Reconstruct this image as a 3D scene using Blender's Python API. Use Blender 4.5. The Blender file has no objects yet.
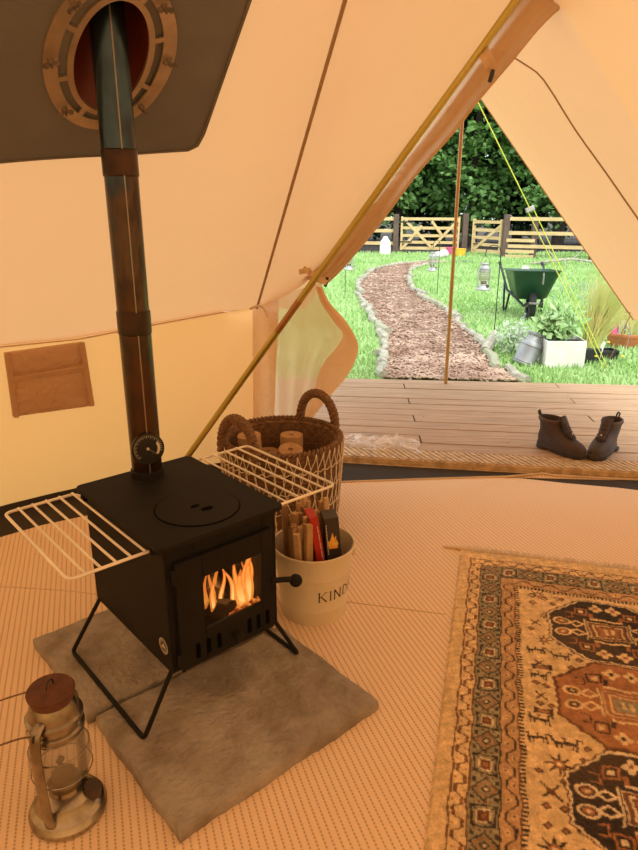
import bpy, bmesh, math, random
import numpy as np
from mathutils import Vector, Matrix
from mathutils.bvhtree import BVHTree
random.seed(7); RNG = np.random.default_rng(7)
PI = math.pi
sc = bpy.context.scene
COL = sc.collection

# ------------------------------------------------------------------ camera, sky, sun, exposure
CAM_H = 1.32; FPX = 660.0; PITCH = math.atan(220/660)
cam_d = bpy.data.cameras.new('camera'); cam = bpy.data.objects.new('camera', cam_d); COL.objects.link(cam)
cam.location = (0, 0, CAM_H); cam.rotation_euler = (PI/2-PITCH, 0, 0)
cam_d.sensor_fit = 'VERTICAL'; cam_d.sensor_height = 24; cam_d.lens = 24*FPX/850; cam_d.clip_start = .02; cam_d.clip_end = 300
sc.camera = cam
w = bpy.data.worlds.new('overcast_sky'); sc.world = w; w.use_nodes = True
bg = w.node_tree.nodes['Background']; bg.inputs[0].default_value = (.93, .97, 1, 1); bg.inputs[1].default_value = 1.6
sun_d = bpy.data.lights.new('sun', 'SUN'); sun_d.energy = 2.4; sun_d.angle = math.radians(60); sun_d.color = (1, .97, .9)
sun = bpy.data.objects.new('sun', sun_d); COL.objects.link(sun); sun.rotation_euler = (math.radians(38), math.radians(8), math.radians(20)); sun.location = (0, 0, 12)
vs = sc.view_settings; vs.view_transform = 'Standard'; vs.look = 'None'; vs.gamma = 1; vs.use_curve_mapping = False; vs.exposure = 0.35
sc.cycles.max_bounces = 10; sc.cycles.diffuse_bounces = 6; sc.cycles.transparent_max_bounces = 16

def ray(x, y):
    a = (x-319)/FPX; b = (425-y)/FPX; c, s = math.cos(PITCH), math.sin(PITCH)
    return Vector((a, c+b*s, -s+b*c))
EYE = Vector((0, 0, CAM_H))
def at(x, y, z=0.0):
    r = ray(x, y); return EYE + r*((z-CAM_H)/r.z)
def atY(x, y, Y):
    r = ray(x, y); return EYE + r*(Y/r.y)

# ------------------------------------------------------------------ materials
MATS = {}
def mat(name, base, rough=.6, metal=0.0, var=None, scale=8.0, bump=None, spec=.5, stretch=None, detail=4, contrast=(.35, .65)):
    if name in MATS: return MATS[name]
    m = bpy.data.materials.new(name); m.use_nodes = True; nt = m.node_tree; p = nt.nodes['Principled BSDF']
    p.inputs['Base Color'].default_value = (*base, 1); p.inputs['Roughness'].default_value = rough
    p.inputs['Metallic'].default_value = metal; p.inputs['Specular IOR Level'].default_value = spec
    tc = nt.nodes.new('ShaderNodeTexCoord'); src = tc.outputs['Object']
    if stretch:
        mp = nt.nodes.new('ShaderNodeMapping'); mp.inputs['Scale'].default_value = stretch; nt.links.new(src, mp.inputs[0]); src = mp.outputs[0]
    n = nt.nodes.new('ShaderNodeTexNoise'); n.inputs['Scale'].default_value = scale; n.inputs['Detail'].default_value = detail; nt.links.new(src, n.inputs[0])
    cr = nt.nodes.new('ShaderNodeValToRGB'); v = var or tuple(c*.85 for c in base)
    cr.color_ramp.elements[0].color = (*base, 1); cr.color_ramp.elements[0].position = contrast[0]
    cr.color_ramp.elements[1].color = (*v, 1); cr.color_ramp.elements[1].position = contrast[1]
    nt.links.new(n.outputs[0], cr.inputs[0]); nt.links.new(cr.outputs[0], p.inputs['Base Color'])
    if bump:
        n2 = nt.nodes.new('ShaderNodeTexNoise'); n2.inputs['Scale'].default_value = bump[0]; n2.inputs['Detail'].default_value = 5; nt.links.new(src, n2.inputs[0])
        b = nt.nodes.new('ShaderNodeBump'); b.inputs['Strength'].default_value = bump[1]; b.inputs['Distance'].default_value = bump[2] if len(bump) > 2 else .01
        nt.links.new(n2.outputs[0], b.inputs['Height']); nt.links.new(b.outputs[0], p.inputs['Normal'])
    MATS[name] = m; return m

def canvas(name, refl, trans, fac=.55, wrinkle=.25, sc_=3.0):
    m = bpy.data.materials.new(name); m.use_nodes = True; nt = m.node_tree; nt.nodes.remove(nt.nodes['Principled BSDF'])
    out = nt.nodes['Material Output']
    d = nt.nodes.new('ShaderNodeBsdfDiffuse'); d.inputs[0].default_value = (*refl, 1)
    t = nt.nodes.new('ShaderNodeBsdfTranslucent'); t.inputs[0].default_value = (*trans, 1)
    mx = nt.nodes.new('ShaderNodeMixShader'); mx.inputs[0].default_value = fac
    tc = nt.nodes.new('ShaderNodeTexCoord')
    n = nt.nodes.new('ShaderNodeTexNoise'); n.inputs['Scale'].default_value = sc_; n.inputs['Detail'].default_value = 3; nt.links.new(tc.outputs['Object'], n.inputs[0])
    n2 = nt.nodes.new('ShaderNodeTexNoise'); n2.inputs['Scale'].default_value = 400; nt.links.new(tc.outputs['Object'], n2.inputs[0])
    ad = nt.nodes.new('ShaderNodeMath'); ad.operation = 'MULTIPLY_ADD'; ad.inputs[1].default_value = .02; nt.links.new(n2.outputs[0], ad.inputs[0]); nt.links.new(n.outputs[0], ad.inputs[2])
    b = nt.nodes.new('ShaderNodeBump'); b.inputs['Strength'].default_value = wrinkle; b.inputs['Distance'].default_value = .05
    nt.links.new(ad.outputs[0], b.inputs['Height']); nt.links.new(b.outputs[0], d.inputs['Normal']); nt.links.new(b.outputs[0], t.inputs['Normal'])
    nt.links.new(d.outputs[0], mx.inputs[1]); nt.links.new(t.outputs[0], mx.inputs[2]); nt.links.new(mx.outputs[0], out.inputs[0])
    MATS[name] = m; return m

def clear(name, color, fac_clear, rough=.05, green=None):
    m = bpy.data.materials.new(name); m.use_nodes = True; nt = m.node_tree; p = nt.nodes['Principled BSDF']
    p.inputs['Base Color'].default_value = (*color, 1); p.inputs['Roughness'].default_value = rough
    t = nt.nodes.new('ShaderNodeBsdfTransparent'); mx = nt.nodes.new('ShaderNodeMixShader'); mx.inputs[0].default_value = fac_clear
    nt.links.new(p.outputs[0], mx.inputs[1]); nt.links.new(t.outputs[0], mx.inputs[2]); nt.links.new(mx.outputs[0], nt.nodes['Material Output'].inputs[0])
    MATS[name] = m; return m

def emit(name, stops, zscale, strength):
    m = bpy.data.materials.new(name); m.use_nodes = True; nt = m.node_tree; nt.nodes.remove(nt.nodes['Principled BSDF'])
    tc = nt.nodes.new('ShaderNodeTexCoord'); sp = nt.nodes.new('ShaderNodeSeparateXYZ'); nt.links.new(tc.outputs['Generated'], sp.inputs[0])
    n = nt.nodes.new('ShaderNodeTexNoise'); n.inputs['Scale'].default_value = 30; nt.links.new(tc.outputs['Object'], n.inputs[0])
    ma = nt.nodes.new('ShaderNodeMath'); ma.operation = 'MULTIPLY_ADD'; ma.inputs[1].default_value = .5; nt.links.new(n.outputs[0], ma.inputs[0]); nt.links.new(sp.outputs[2], ma.inputs[2])
    cr = nt.nodes.new('ShaderNodeValToRGB'); nt.links.new(ma.outputs[0], cr.inputs[0])
    els = cr.color_ramp.elements
    els[0].position, els[0].color = stops[0][0], (*stops[0][1], 1); els[1].position, els[1].color = stops[-1][0], (*stops[-1][1], 1)
    for s in stops[1:-1]:
        e = els.new(s[0]); e.color = (*s[1], 1)
    e = nt.nodes.new('ShaderNodeEmission'); e.inputs[1].default_value = strength; nt.links.new(cr.outputs[0], e.inputs[0]); nt.links.new(e.outputs[0], nt.nodes['Material Output'].inputs[0])
    MATS[name] = m; return m

ROOF = canvas('roof_canvas', (.78, .52, .30), (.59, .325, .14), .55)
WALLC = canvas('wall_canvas', (.78, .50, .26), (.92, .47, .18), .5)
FLAPC = canvas('flap_canvas', (.84, .62, .42), (.86, .54, .28), .45, .5, 9)
ROLLC = canvas('rolled_flap_canvas', (.74, .54, .37), (.52, .31, .15), .42, .5, 9)
AWN = canvas('awning_canvas', (.78, .52, .32), (.56, .33, .16), .50)
TAPE = mat('seam_tape', (.42, .28, .16), .9)
STRAP = canvas('strap_canvas', (.74, .54, .35), (.6, .4, .2), .25)
PATCHM = mat('flashing_grey', (.135, .14, .15), .75, var=(.16, .165, .17), scale=5, bump=(300, .2, .002))
GROUND = mat('groundsheet_pvc', (.052, .042, .033), .8, bump=(6, .3, .02), spec=.15)
STEEL = mat('stove_black', (.0085, .0075, .0068), .68, .0, var=(.012, .0105, .009), scale=6, bump=(160, .12, .002), spec=.2)
BLACK = mat('recess_shade_black', (.002, .002, .002), .9, spec=.05)  # shade inside vents, key holes and lid groove, put in as flat black
WIRE = mat('rack_wire', (.92, .86, .76), .35, .35)
SLAB = mat('stone_slab', (.37, .325, .285), .9, var=(.23, .19, .155), scale=11, bump=(55, .9, .014), contrast=(.38, .66), detail=10)
ALU = mat('ring_aluminium', (.62, .53, .42), .38, .85, var=(.5, .42, .33), scale=20)
RED = mat('red_silicone', (.17, .028, .016), .45)
TIN = mat('galvanised_tin', (.46, .41, .33), .25, .95, var=(.22, .185, .14), scale=18, bump=(60, .2, .003))
RUST = mat('rusty_iron', (.125, .044, .02), .8, .0, var=(.075, .028, .015), scale=30, bump=(120, .4, .003))
CREAM = mat('cream_enamel', (.66, .58, .43), .42, var=(.62, .54, .39), scale=5)
INK = mat('dark_lettering', (.035, .025, .02), .6)
GOLD = mat('gold_anodised_pole', (.46, .37, .085), .3, .8, var=(.54, .45, .13), scale=3)
COPPER = mat('copper_worn_pole', (.48, .22, .10), .35, .7, var=(.40, .20, .07), scale=6)
POLEW = mat('awning_pole_paint', (.44, .29, .085), .4, .4, var=(.42, .16, .06), scale=3, stretch=(1, 1, .5))
WICKER = mat('dark_wicker', (.24, .125, .055), .75, var=(.12, .062, .028), scale=60, bump=(90, .9, .006), stretch=(1, 1, 2))
CORD = mat('cotton_cord', (.74, .64, .50), .9, var=(.6, .48, .32), scale=80)
HEATLOG = mat('sawdust_briquette', (.48, .29, .145), .9, var=(.38, .22, .10), scale=40, bump=(120, .5, .003))
KIND = [mat('kindling_pine', (.52, .33, .16), .85, var=(.40, .24, .11), scale=30, stretch=(6, 6, 1)),
        mat('kindling_brown', (.36, .21, .10), .85, var=(.26, .15, .07), scale=30, stretch=(6, 6, 1)),
        mat('kindling_pale', (.64, .45, .25), .85, var=(.52, .34, .17), scale=30, stretch=(6, 6, 1))]
DECKM = mat('deck_timber', (.48, .31, .18), .65, var=(.29, .175, .09), scale=7, bump=(30, .25, .004), stretch=(.6, 9, 9), contrast=(.3, .75))
DECK2 = mat('deck_timber_ribbed', (.62, .44, .25), .7, var=(.42, .28, .14), scale=9, stretch=(3, 3, 3))
BOOT = mat('brown_leather', (.060, .033, .020), .7, var=(.040, .023, .015), scale=18, bump=(90, .4, .004))
SOLE = mat('dark_rubber', (.035, .024, .018), .8, var=(.055, .04, .028), scale=30)
LAWNM = mat('lawn_ground', (.27, .43, .14), .95, var=(.38, .53, .22), scale=1.6, bump=(60, .5, .03), detail=8)
GRASSB = mat('grass_blade', (.27, .46, .14), .7, var=(.42, .58, .26), scale=1.4, spec=.3, detail=6)
CHIP = mat('woodchip', (.36, .225, .155), .9, var=(.20, .115, .075), scale=22, bump=(60, 1, .03), detail=8, contrast=(.4, .6))
CHIP2 = mat('woodchip_pale', (.50, .36, .27), .9, var=(.26, .15, .10), scale=3)
EDGE = mat('lichened_log', (.44, .42, .33), .95, var=(.28, .27, .20), scale=12, bump=(40, .8, .02))
EDGE2 = mat('mossy_log', (.30, .34, .20), .95, var=(.36, .33, .25), scale=12, bump=(40, .8, .02))
FENCEW = mat('new_fence_timber', (.66, .48, .25), .8, var=(.56, .39, .19), scale=4, stretch=(1, 1, 3))
POSTW = mat('dark_fence_post', (.10, .062, .05), .85, var=(.14, .09, .07), scale=8)
BARROWG = mat('green_barrow_paint', (.010, .048, .026), .35, var=(.014, .06, .032), scale=5)
TYRE = mat('black_tyre', (.012, .012, .013), .75)
TERRA = mat('terracotta', (.52, .18, .07), .8, var=(.44, .14, .05), scale=10)
WHITEP = mat('white_paint', (.82, .81, .76), .6)
CHURN = mat('grey_churn_metal', (.24, .25, .26), .45, .5, var=(.33, .34, .34), scale=8)
PLAST = mat('black_plastic_pot', (.018, .018, .02), .5)
LEAFA = mat('leaf_green', (.09, .20, .045), .55, var=(.16, .31, .08), scale=1.2, detail=6)
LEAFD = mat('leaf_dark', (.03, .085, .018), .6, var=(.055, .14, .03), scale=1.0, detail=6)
LEAFP = mat('leaf_pale', (.24, .42, .14), .6, var=(.36, .52, .24), scale=10)
LEAFS = mat('leaf_silver', (.46, .55, .42), .7, var=(.34, .45, .28), scale=10)
STRAW = mat('straw_grass', (.62, .54, .20), .7, var=(.42, .48, .14), scale=5)
BARK = mat('bark', (.05, .036, .026), .95, var=(.03, .022, .016), scale=6, bump=(20, .8, .05))
YELROPE = mat('yellow_guy_rope', (.72, .78, .10), .6)
GUNM = mat('dark_rod', (.03, .03, .03), .5, .4)
PINK = mat('pink_plastic', (.75, .12, .32), .5)
YELP = mat('yellow_plastic', (.85, .55, .05), .5)
MUD = mat('dark_soil', (.05, .04, .03), .95)
BLUEF = mat('bluebell', (.36, .42, .52), .7)
BRIGHTM = mat('polished_brass', (.62, .50, .32), .3, .8)
GLASS = clear('lantern_glass', (.36, .31, .24), .62, .04)
PANE = clear('stove_glass', (.03, .02, .015), .86, .03)
BAG = clear('clear_polythene', (1, .98, .95), .76, .08)
def net_material():
    m = bpy.data.materials.new('mosquito_net'); m.use_nodes = True; nt = m.node_tree; nt.nodes.remove(nt.nodes['Principled BSDF'])
    d = nt.nodes.new('ShaderNodeBsdfDiffuse'); d.inputs[0].default_value = (.80, .60, .40, 1)
    tl = nt.nodes.new('ShaderNodeBsdfTranslucent'); tl.inputs[0].default_value = (.80, .62, .40, 1)
    m1 = nt.nodes.new('ShaderNodeMixShader'); nt.links.new(d.outputs[0], m1.inputs[1]); nt.links.new(tl.outputs[0], m1.inputs[2])
    t = nt.nodes.new('ShaderNodeBsdfTransparent'); mx = nt.nodes.new('ShaderNodeMixShader'); mx.inputs[0].default_value = .2
    nt.links.new(m1.outputs[0], mx.inputs[1]); nt.links.new(t.outputs[0], mx.inputs[2]); nt.links.new(mx.outputs[0], nt.nodes['Material Output'].inputs[0]); return m
NET = net_material()
FLAME = emit('flame', [(0.15, (1, .20, .02)), (.5, (1, .34, .05)), (1.1, (1, .22, .03))], 1, 1.0)
_nt = FLAME.node_tree; _t = _nt.nodes.new('ShaderNodeBsdfTransparent'); _m = _nt.nodes.new('ShaderNodeMixShader'); _m.inputs[0].default_value = .52
_e = [n for n in _nt.nodes if n.type == 'EMISSION'][0]; _nt.links.new(_t.outputs[0], _m.inputs[1]); _nt.links.new(_e.outputs[0], _m.inputs[2]); _nt.links.new(_m.outputs[0], _nt.nodes['Material Output'].inputs[0])
CORE = emit('flame_core', [(0.15, (1, .40, .06)), (.5, (1, .66, .22)), (1.1, (1, .36, .06))], 1, 1.5)
EMBER = emit('ember_glow', [(0, (.02, .004, .001)), (.75, (.30, .04, .004)), (1.0, (1, .32, .05))], 1, .8)

# ------------------------------------------------------------------ mesh helpers
class MB:
    def __init__(s): s.v = []; s.f = []
    def add(s, vs, fs, M=None):
        o = len(s.v)
        s.v += [tuple(M @ Vector(p)) for p in vs] if M is not None else [tuple(p) for p in vs]
        s.f += [tuple(i+o for i in f) for f in fs]; return s
    def box(s, x0, x1, y0, y1, z0, z1, M=None):
        return s.add([(x0,y0,z0),(x1,y0,z0),(x1,y1,z0),(x0,y1,z0),(x0,y0,z1),(x1,y0,z1),(x1,y1,z1),(x0,y1,z1)],
              [(3,2,1,0),(4,5,6,7),(0,1,5,4),(1,2,6,5),(2,3,7,6),(3,0,4,7)], M)
    def bar(s, a, b, w, h=None, up=(0,0,1)):
        a, b = Vector(a), Vector(b); d = (b-a); L = d.length; d.normalize(); h = h or w
        x = d.cross(Vector(up)); x = x.normalized() if x.length > 1e-4 else Vector((1,0,0)); z = x.cross(d)
        M = Matrix((( x.x, d.x, z.x, a.x),(x.y, d.y, z.y, a.y),(x.z, d.z, z.z, a.z),(0,0,0,1)))
        return s.box(-w/2, w/2, 0, L, -h/2, h/2, M)
    def grid(s, rows, closeu=False, closev=False, M=None):
        n = len(rows[0]); m = len(rows); fs = []
        for i in range(m if closev else m-1):
            for j in range(n if closeu else n-1):
                a = i*n+j; b = i*n+(j+1) % n; i2 = (i+1) % m
                fs.append((a, b, i2*n+(j+1) % n, i2*n+j))
        return s.add([p for r in rows for p in r], fs, M)
    def lathe(s, prof, n=32, M=None, c=(0,0), cap=False):
        rows = [[(c[0]+r*math.cos(2*PI*k/n), c[1]+r*math.sin(2*PI*k/n), z) for k in range(n)] for r, z in prof]
        s.grid(rows, closeu=True, M=M)
        if cap:
            o = len(s.v)-n*len(rows)
            s.f.append(tuple(o+k for k in range(n-1,-1,-1))); s.f.append(tuple(o+n*(len(rows)-1)+k for k in range(n)))
        return s
    def tube(s, pts, r, n=8, closed=False, cap=True, M=None):
        pts = [Vector(p) for p in pts]; rs = r if isinstance(r, (list, tuple)) else [r]*len(pts); rows = []; up = None
        for i, p in enumerate(pts):
            a = pts[i-1] if (i or closed) else p; b = pts[(i+1) % len(pts)] if (i < len(pts)-1 or closed) else p
            t = (b-a).normalized()
            if up is None: up = Vector((0,0,1)) if abs(t.z) < .9 else Vector((1,0,0))
            x = t.cross(up); x = x.normalized() if x.length > 1e-5 else t.orthogonal().normalized(); up = x.cross(t).normalized()
            rows.append([p+x*(rs[i]*math.cos(2*PI*k/n))+up*(rs[i]*math.sin(2*PI*k/n)) for k in range(n)])
        s.grid(rows, closeu=True, closev=closed, M=M)
        if cap and not closed:
            o = len(s.v)-n*len(rows); s.f.append(tuple(o+k for k in range(n-1,-1,-1))); s.f.append(tuple(o+n*(len(rows)-1)+k for k in range(n)))
        return s
    def cyl(s, a, b, r, n=16, r2=None): return s.tube([a, b], [r, r if r2 is None else r2], n)
    def ball(s, c, r, n=12, sz=1.0, M=None):
        prof = [(max(r*math.sin(PI*i/n), 1e-5), -r*sz*math.cos(PI*i/n)) for i in range(n+1)]
        T = Matrix.Translation(Vector(c)); return s.lathe(prof, n*2, (M @ T) if M is not None else T)
    def prism(s, poly, z0, z1, M=None):
        n = len(poly); vs = [(x,y,z0) for x,y in poly]+[(x,y,z1) for x,y in poly]
        return s.add(vs, [tuple(range(n-1,-1,-1)), tuple(range(n,2*n))]+[(i,(i+1)%n,n+(i+1)%n,n+i) for i in range(n)], M)
    def build(s, name, m, parent=None, smooth=False, bevel=0, solid=0, sub=0):
        me = bpy.data.meshes.new(name); me.from_pydata(s.v, [], s.f); me.update()
        o = bpy.data.objects.new(name, me); COL.objects.link(o); me.materials.append(m)
        if parent: o.parent = parent
        if smooth:
            me.polygons.foreach_set('use_smooth', [True]*len(me.polygons))
            if smooth != 'all': me.set_sharp_from_angle(angle=math.radians(40 if smooth is True else smooth))
        if solid:
            md = o.modifiers.new('solid', 'SOLIDIFY'); md.thickness = solid; md.offset = 0
        if bevel:
            md = o.modifiers.new('bevel', 'BEVEL'); md.width = bevel; md.segments = 2; md.limit_method = 'ANGLE'
        if sub:
            md = o.modifiers.new('sub', 'SUBSURF'); md.levels = sub; md.render_levels = sub
        return o
def tag(o, label=None, cat=None, group=None, kind=None):
    if label: o['label'] = label
    if cat: o['category'] = cat
    if group: o['group'] = group
    if kind: o['kind'] = kind
    return o
def thing(name, label, cat, loc=(0,0,0), rz=0, group=None):
    o = bpy.data.objects.new(name, None); COL.objects.link(o); o.empty_display_size = .1
    o.location = loc; o.rotation_euler = (0,0,rz); return tag(o, label, cat, group)
def kids(o): return [c for c in COL.objects if c.parent == o]
def copy_tree(o, loc, rz=None, label=None, parent=None):
    c = o.copy(); COL.objects.link(c)
    if parent: c.parent = parent
    else:
        c.location = loc
        if rz is not None: c.rotation_euler = (0,0,rz)
    if label: c['label'] = label
    for ch in kids(o): copy_tree(ch, None, parent=c)
    return c
def catmull(pts, k=8):
    P = [Vector(p) for p in pts]; P = [2*P[0]-P[1]]+P+[2*P[-1]-P[-2]]; out = []
    for i in range(1, len(P)-2):
        for j in range(k):
            t = j/k; a, b, c, d = P[i-1], P[i], P[i+1], P[i+2]
            out.append(.5*((2*b)+(c-a)*t+(2*a-5*b+4*c-d)*t*t+(3*b-a-3*c+d)*t**3))
    return out+[P[-2]]
def arc(c, r, a0, a1, n, plane='xz'):
    out = []
    for i in range(n+1):
        a = a0+(a1-a0)*i/n; u, v = r*math.cos(a), r*math.sin(a)
        out.append((c[0]+u, c[1], c[2]+v) if plane == 'xz' else (c[0]+u, c[1]+v, c[2]) if plane == 'xy' else (c[0], c[1]+u, c[2]+v))
    return out
def yaw(a, loc=(0,0,0)): return Matrix.Translation(Vector(loc)) @ Matrix.Rotation(a, 4, 'Z')
LAWN_Z = -.13; DECK_Z = .04

# ------------------------------------------------------------------ the setting: ground, tent
MB().grid([[(x, y, LAWN_Z) for x in np.linspace(-30, 45, 16)] for y in np.linspace(-15, 21.5, 12)]).build('lawn_ground', LAWNM)['kind'] = 'structure'
MB().grid([[(x, y, LAWN_Z-.01) for x in np.linspace(-40, 60, 8)] for y in np.linspace(20, 70, 8)]).build('woodland_ground', MUD)['kind'] = 'structure'
TC = Vector((.5, .4, 0)); TR = 2.985; APEX = Vector((.5, .4, 2.96))
def circ(deg, z, r=TR): a = math.radians(deg); return Vector((TC.x+r*math.cos(a), TC.y+r*math.sin(a), z))
E1 = Vector((-.30, 3.20, .848)); E2 = circ(60, .80)
MB().lathe([(1e-4, 0), (TR+.02, 0), (TR+.02, -.01)], 64, c=(TC.x, TC.y)).build('floor', GROUND)['kind'] = 'structure'
def eave_z(d): return .765 + .083*max(0, min(1, (122-d)/16))
left_eave = [circ(d, eave_z(d)-.012*math.sin(PI*(d-106)/30) if d < 136 else eave_z(d)) for d in np.linspace(420, 106, 96) if d > 106.2] + [E1]
edge_px = [(300, 287, 3.08), (345, 240, 2.97), (400, 167, 2.82), (455, 90, 2.73), (515, 2, 2.64)]
edge_c = [E1] + [atY(*p) for p in edge_px]
PEAK = edge_c[-1] + (edge_c[-1]-edge_c[-2])*.35
EDGE_CURVE = catmull(edge_c+[PEAK], 5)
boundary = left_eave[:-1] + EDGE_CURVE + [PEAK.lerp(E2, t) for t in np.linspace(.15, .95, 8)]
NT = 44
def sag(t): return 0
rows = []
for i in range(NT+1):
    t = i/NT*.985; rows.append([b.lerp(APEX, t) for b in boundary])
rb = MB().grid(rows, closeu=True)
bvh_roof = BVHTree.FromPolygons(rb.v, rb.f)
# flue hole: the roof round the stove pipe
PIPE = Vector((-.507, 1.807, 0))
hit = bvh_roof.ray_cast(Vector((PIPE.x, PIPE.y, 1.0)), Vector((0,0,1)))
HC, HN = hit[0], hit[1]
if HN.z > 0: HN = -HN                 # towards the inside
_hu = (Vector((0,0,1))-HN*HN.z).normalized(); _hx = _hu.cross(HN).normalized()
keep = []
for f in rb.f:
    c = sum((Vector(rb.v[i]) for i in f), Vector())/len(f)
    dv = c-HC+_hu*.014
    if (dv.dot(_hx)/.125)**2+(dv.dot(_hu)/.205)**2 > 1 or dv.length > .3: keep.append(f)
rb.f = keep
rb.build('ceiling', ROOF, smooth=True)['kind'] = 'structure'
wall_angles = list(np.linspace(420, 106, 96))
def wallpt(d, t): 
    top = circ(d, eave_z(d)+.01); b = circ(d, 0); p = b.lerp(top, t); k = .025*math.sin(PI*t); v = (p-TC); v.z = 0
    return p + v.normalized()*k
wb = MB().grid([[wallpt(d, t) for d in wall_angles] for t in np.linspace(0, 1, 9)])
bvh_wall = BVHTree.FromPolygons(wb.v, wb.f)
wb.build('wall_left', WALLC, smooth=True)['kind'] = 'structure'
# skirt of dark groundsheet turned up at the foot of the wall
MB().grid([[circ(d, z, TR-r) for d in wall_angles] for r, z in ((.012, 0), (.004, .045))]).build('baseboard_left', GROUND)['kind'] = 'structure'
# groundsheet sill across the doorway
sill = [Vector((-.34, 3.27, 0)), Vector((.14, 3.30, 0)), Vector((1.0, 3.17, 0)), Vector((1.62, 3.06, 0)), Vector((2.0, 2.97, 0))]
sillc = catmull(sill, 5)
MB().grid([[p+Vector((0, -.35, .003)) for p in sillc], [p+Vector((0, -.02, .003)) for p in sillc], [p+Vector((0, .0, .008)) for p in sillc], [p+Vector((0, .012, .0)) for p in sillc]]).build('trim_1', GROUND, smooth=True)['kind'] = 'structure'

# seams and hems on the tent canvas
def on_roof(b, t, off=.006):
    p = b.lerp(APEX, t); return p - (p-Vector((.3, 1.2, 1.0))).normalized()*off
def strip(pts, w, name, m, parent=None, n=Vector((0,0,1))):
    L = []; R = []
    for i, p in enumerate(pts):
        t = (pts[min(i+1, len(pts)-1)]-pts[max(i-1, 0)]).normalized(); x = t.cross((EYE-p).normalized()).normalized()*(w/2)
        L.append(p-x); R.append(p+x)
    return MB().grid([L, R]).build(name, m, parent)
s = MB().tube([on_roof(E1, t, .003) for t in np.linspace(.0, .95, 16)], .006, 6).build('trim_2', TAPE, smooth=True); s['kind'] = 'structure'
eav = [circ(d, eave_z(d)-.012*math.sin(PI*(d-106)/30)-.004, TR-.006) for d in np.linspace(150, 106.5, 40)]
MB().tube(eav, .0035, 6).build('trim_3', STRAP, smooth=True)['kind'] = 'structure'
# corner strip of the wall beside the door
MB().grid([[E1+Vector((-.02, .0, .02)), E1+Vector((.02, .0, .05)), E1+Vector((.06, .01, .06)), E1+Vector((.11, -.01, .06))], [Vector((-.345, 3.215, 0)), Vector((-.315, 3.225, 0)), Vector((-.28, 3.24, 0)), Vector((-.25, 3.25, 0))]]).build('wall_door_edge', FLAPC, smooth=True)['kind'] = 'structure'

# ------------------------------------------------------------------ deck outside the door
dk = thing('deck', 'low timber deck of pale weathered boards outside the tent doorway', 'deck')
dA, dB = Vector((-.75, 3.45, DECK_Z)), Vector((2.25, 2.98, DECK_Z)); dC, dD = Vector((2.42, 4.79, DECK_Z)), Vector((-.75, 5.08, DECK_Z))
def dpt(u, v): return (dA.lerp(dB, u)).lerp(dD.lerp(dC, u), v)
RIB = .088
vv = [RIB+.004]+[RIB+(1-RIB)*k/12 for k in range(1, 13)]
b = MB()
cuts = [0]+[.0]
for k in range(12):
    v0, v1 = vv[k]+(.0022 if k else 0), vv[k+1]-.0022
    us = [0, 1] if k % 3 == 0 else ([0, .44, 1] if k % 3 == 1 else [0, .8, 1])
    for a_, c_ in zip(us[:-1], us[1:]):
        q = [dpt(a_+.0012, v0), dpt(c_-.0012, v0), dpt(c_-.0012, v1), dpt(a_+.0012, v1)]; dz = random.uniform(-.002, .002)
        b.add([p+Vector((0,0,-.03)) for p in q]+[p+Vector((0,0,dz)) for p in q], [(3,2,1,0),(4,5,6,7),(0,1,5,4),(1,2,6,5),(2,3,7,6),(3,0,4,7)])
b.build('deck_boards', DECKM, dk, bevel=.0025)
b = MB()                                              # the grooved board along the front
NR = 92
for k in range(NR):
    u0 = k/NR; w_ = .62/NR; sk = -.012
    q = [dpt(min(1, u0+.012), .004), dpt(min(1, u0+w_+.012), .004), dpt(max(0, u0+w_+sk), RIB-.004), dpt(max(0, u0+sk), RIB-.004)]
    b.add([p+Vector((0,0,-.02)) for p in q]+[p+Vector((0,0,.003)) for p in q], [(3,2,1,0),(4,5,6,7),(0,1,5,4),(1,2,6,5),(2,3,7,6),(3,0,4,7)])
q = [dpt(0, 0), dpt(1, 0), dpt(1, RIB), dpt(0, RIB)]
b.add([p+Vector((0,0,-.03)) for p in q]+[p+Vector((0,0,-.004)) for p in q], [(3,2,1,0),(4,5,6,7),(0,1,5,4),(1,2,6,5),(2,3,7,6),(3,0,4,7)])
b.build('grooved_board', DECK2, dk)
b = MB()
for (p, q) in ((dA, dB), (dB, dC), (dC, dD), (dD, dA)):
    b.bar(p+Vector((0,0,-.032-.055)), q+Vector((0,0,-.032-.055)), .028, .11)
b.build('fascia', DECK2, dk)
for u, v in ((.46, .45), (.36, .12), (.60, .2), (.52, .33), (.7, .6), (.28, .62), (.8, .8)):
    MB().lathe([(.004, .0005), (.0001, .0035)], 10, Matrix.Translation(dpt(u, v))).build('knot', MUD, dk)

# ------------------------------------------------------------------ awning, poles, door flap
TIP = Vector((.957, 4.83, 2.125)); CR = Vector((2.08, 4.36, .60)); CL = Vector((-.10, 4.84, .60))
aw = thing('awning', 'pale canvas awning sloping from the tent peak over the deck', 'awning', (0,0,0))
def awn_panel(C_, E_):
    rows = []
    for i in range(13):
        s_ = i/12; top = PEAK.lerp(TIP, s_); bot = E_.lerp(C_, s_); top = top-Vector((0,0,.05*math.sin(PI*s_)))
        r = []
        for j in range(13):
            t = j/12; p = top.lerp(bot, t); r.append(p-Vector((0,0,.05*math.sin(PI*t)*math.sin(PI*s_))))
        rows.append(r)
    return rows
rr = awn_panel(CR, E2); MB().grid(rr).build('canopy_panel', AWN, aw, smooth='all')
rl = awn_panel(CL, E1); MB().grid(rl).build('canopy_panel', AWN, aw, smooth='all')
pr_ = MB().grid(rr); bvh_aw = BVHTree.FromPolygons(pr_.v, pr_.f)
sp = []
for x, y in ((500, 46), (512, 56), (526, 65), (544, 80), (575, 129), (607, 174), (639, 220), (700, 305)):
    h = bvh_aw.ray_cast(EYE, ray(x, y).normalized())
    if h[0]: sp.append(h[0]-ray(x, y).normalized()*.006)
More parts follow.
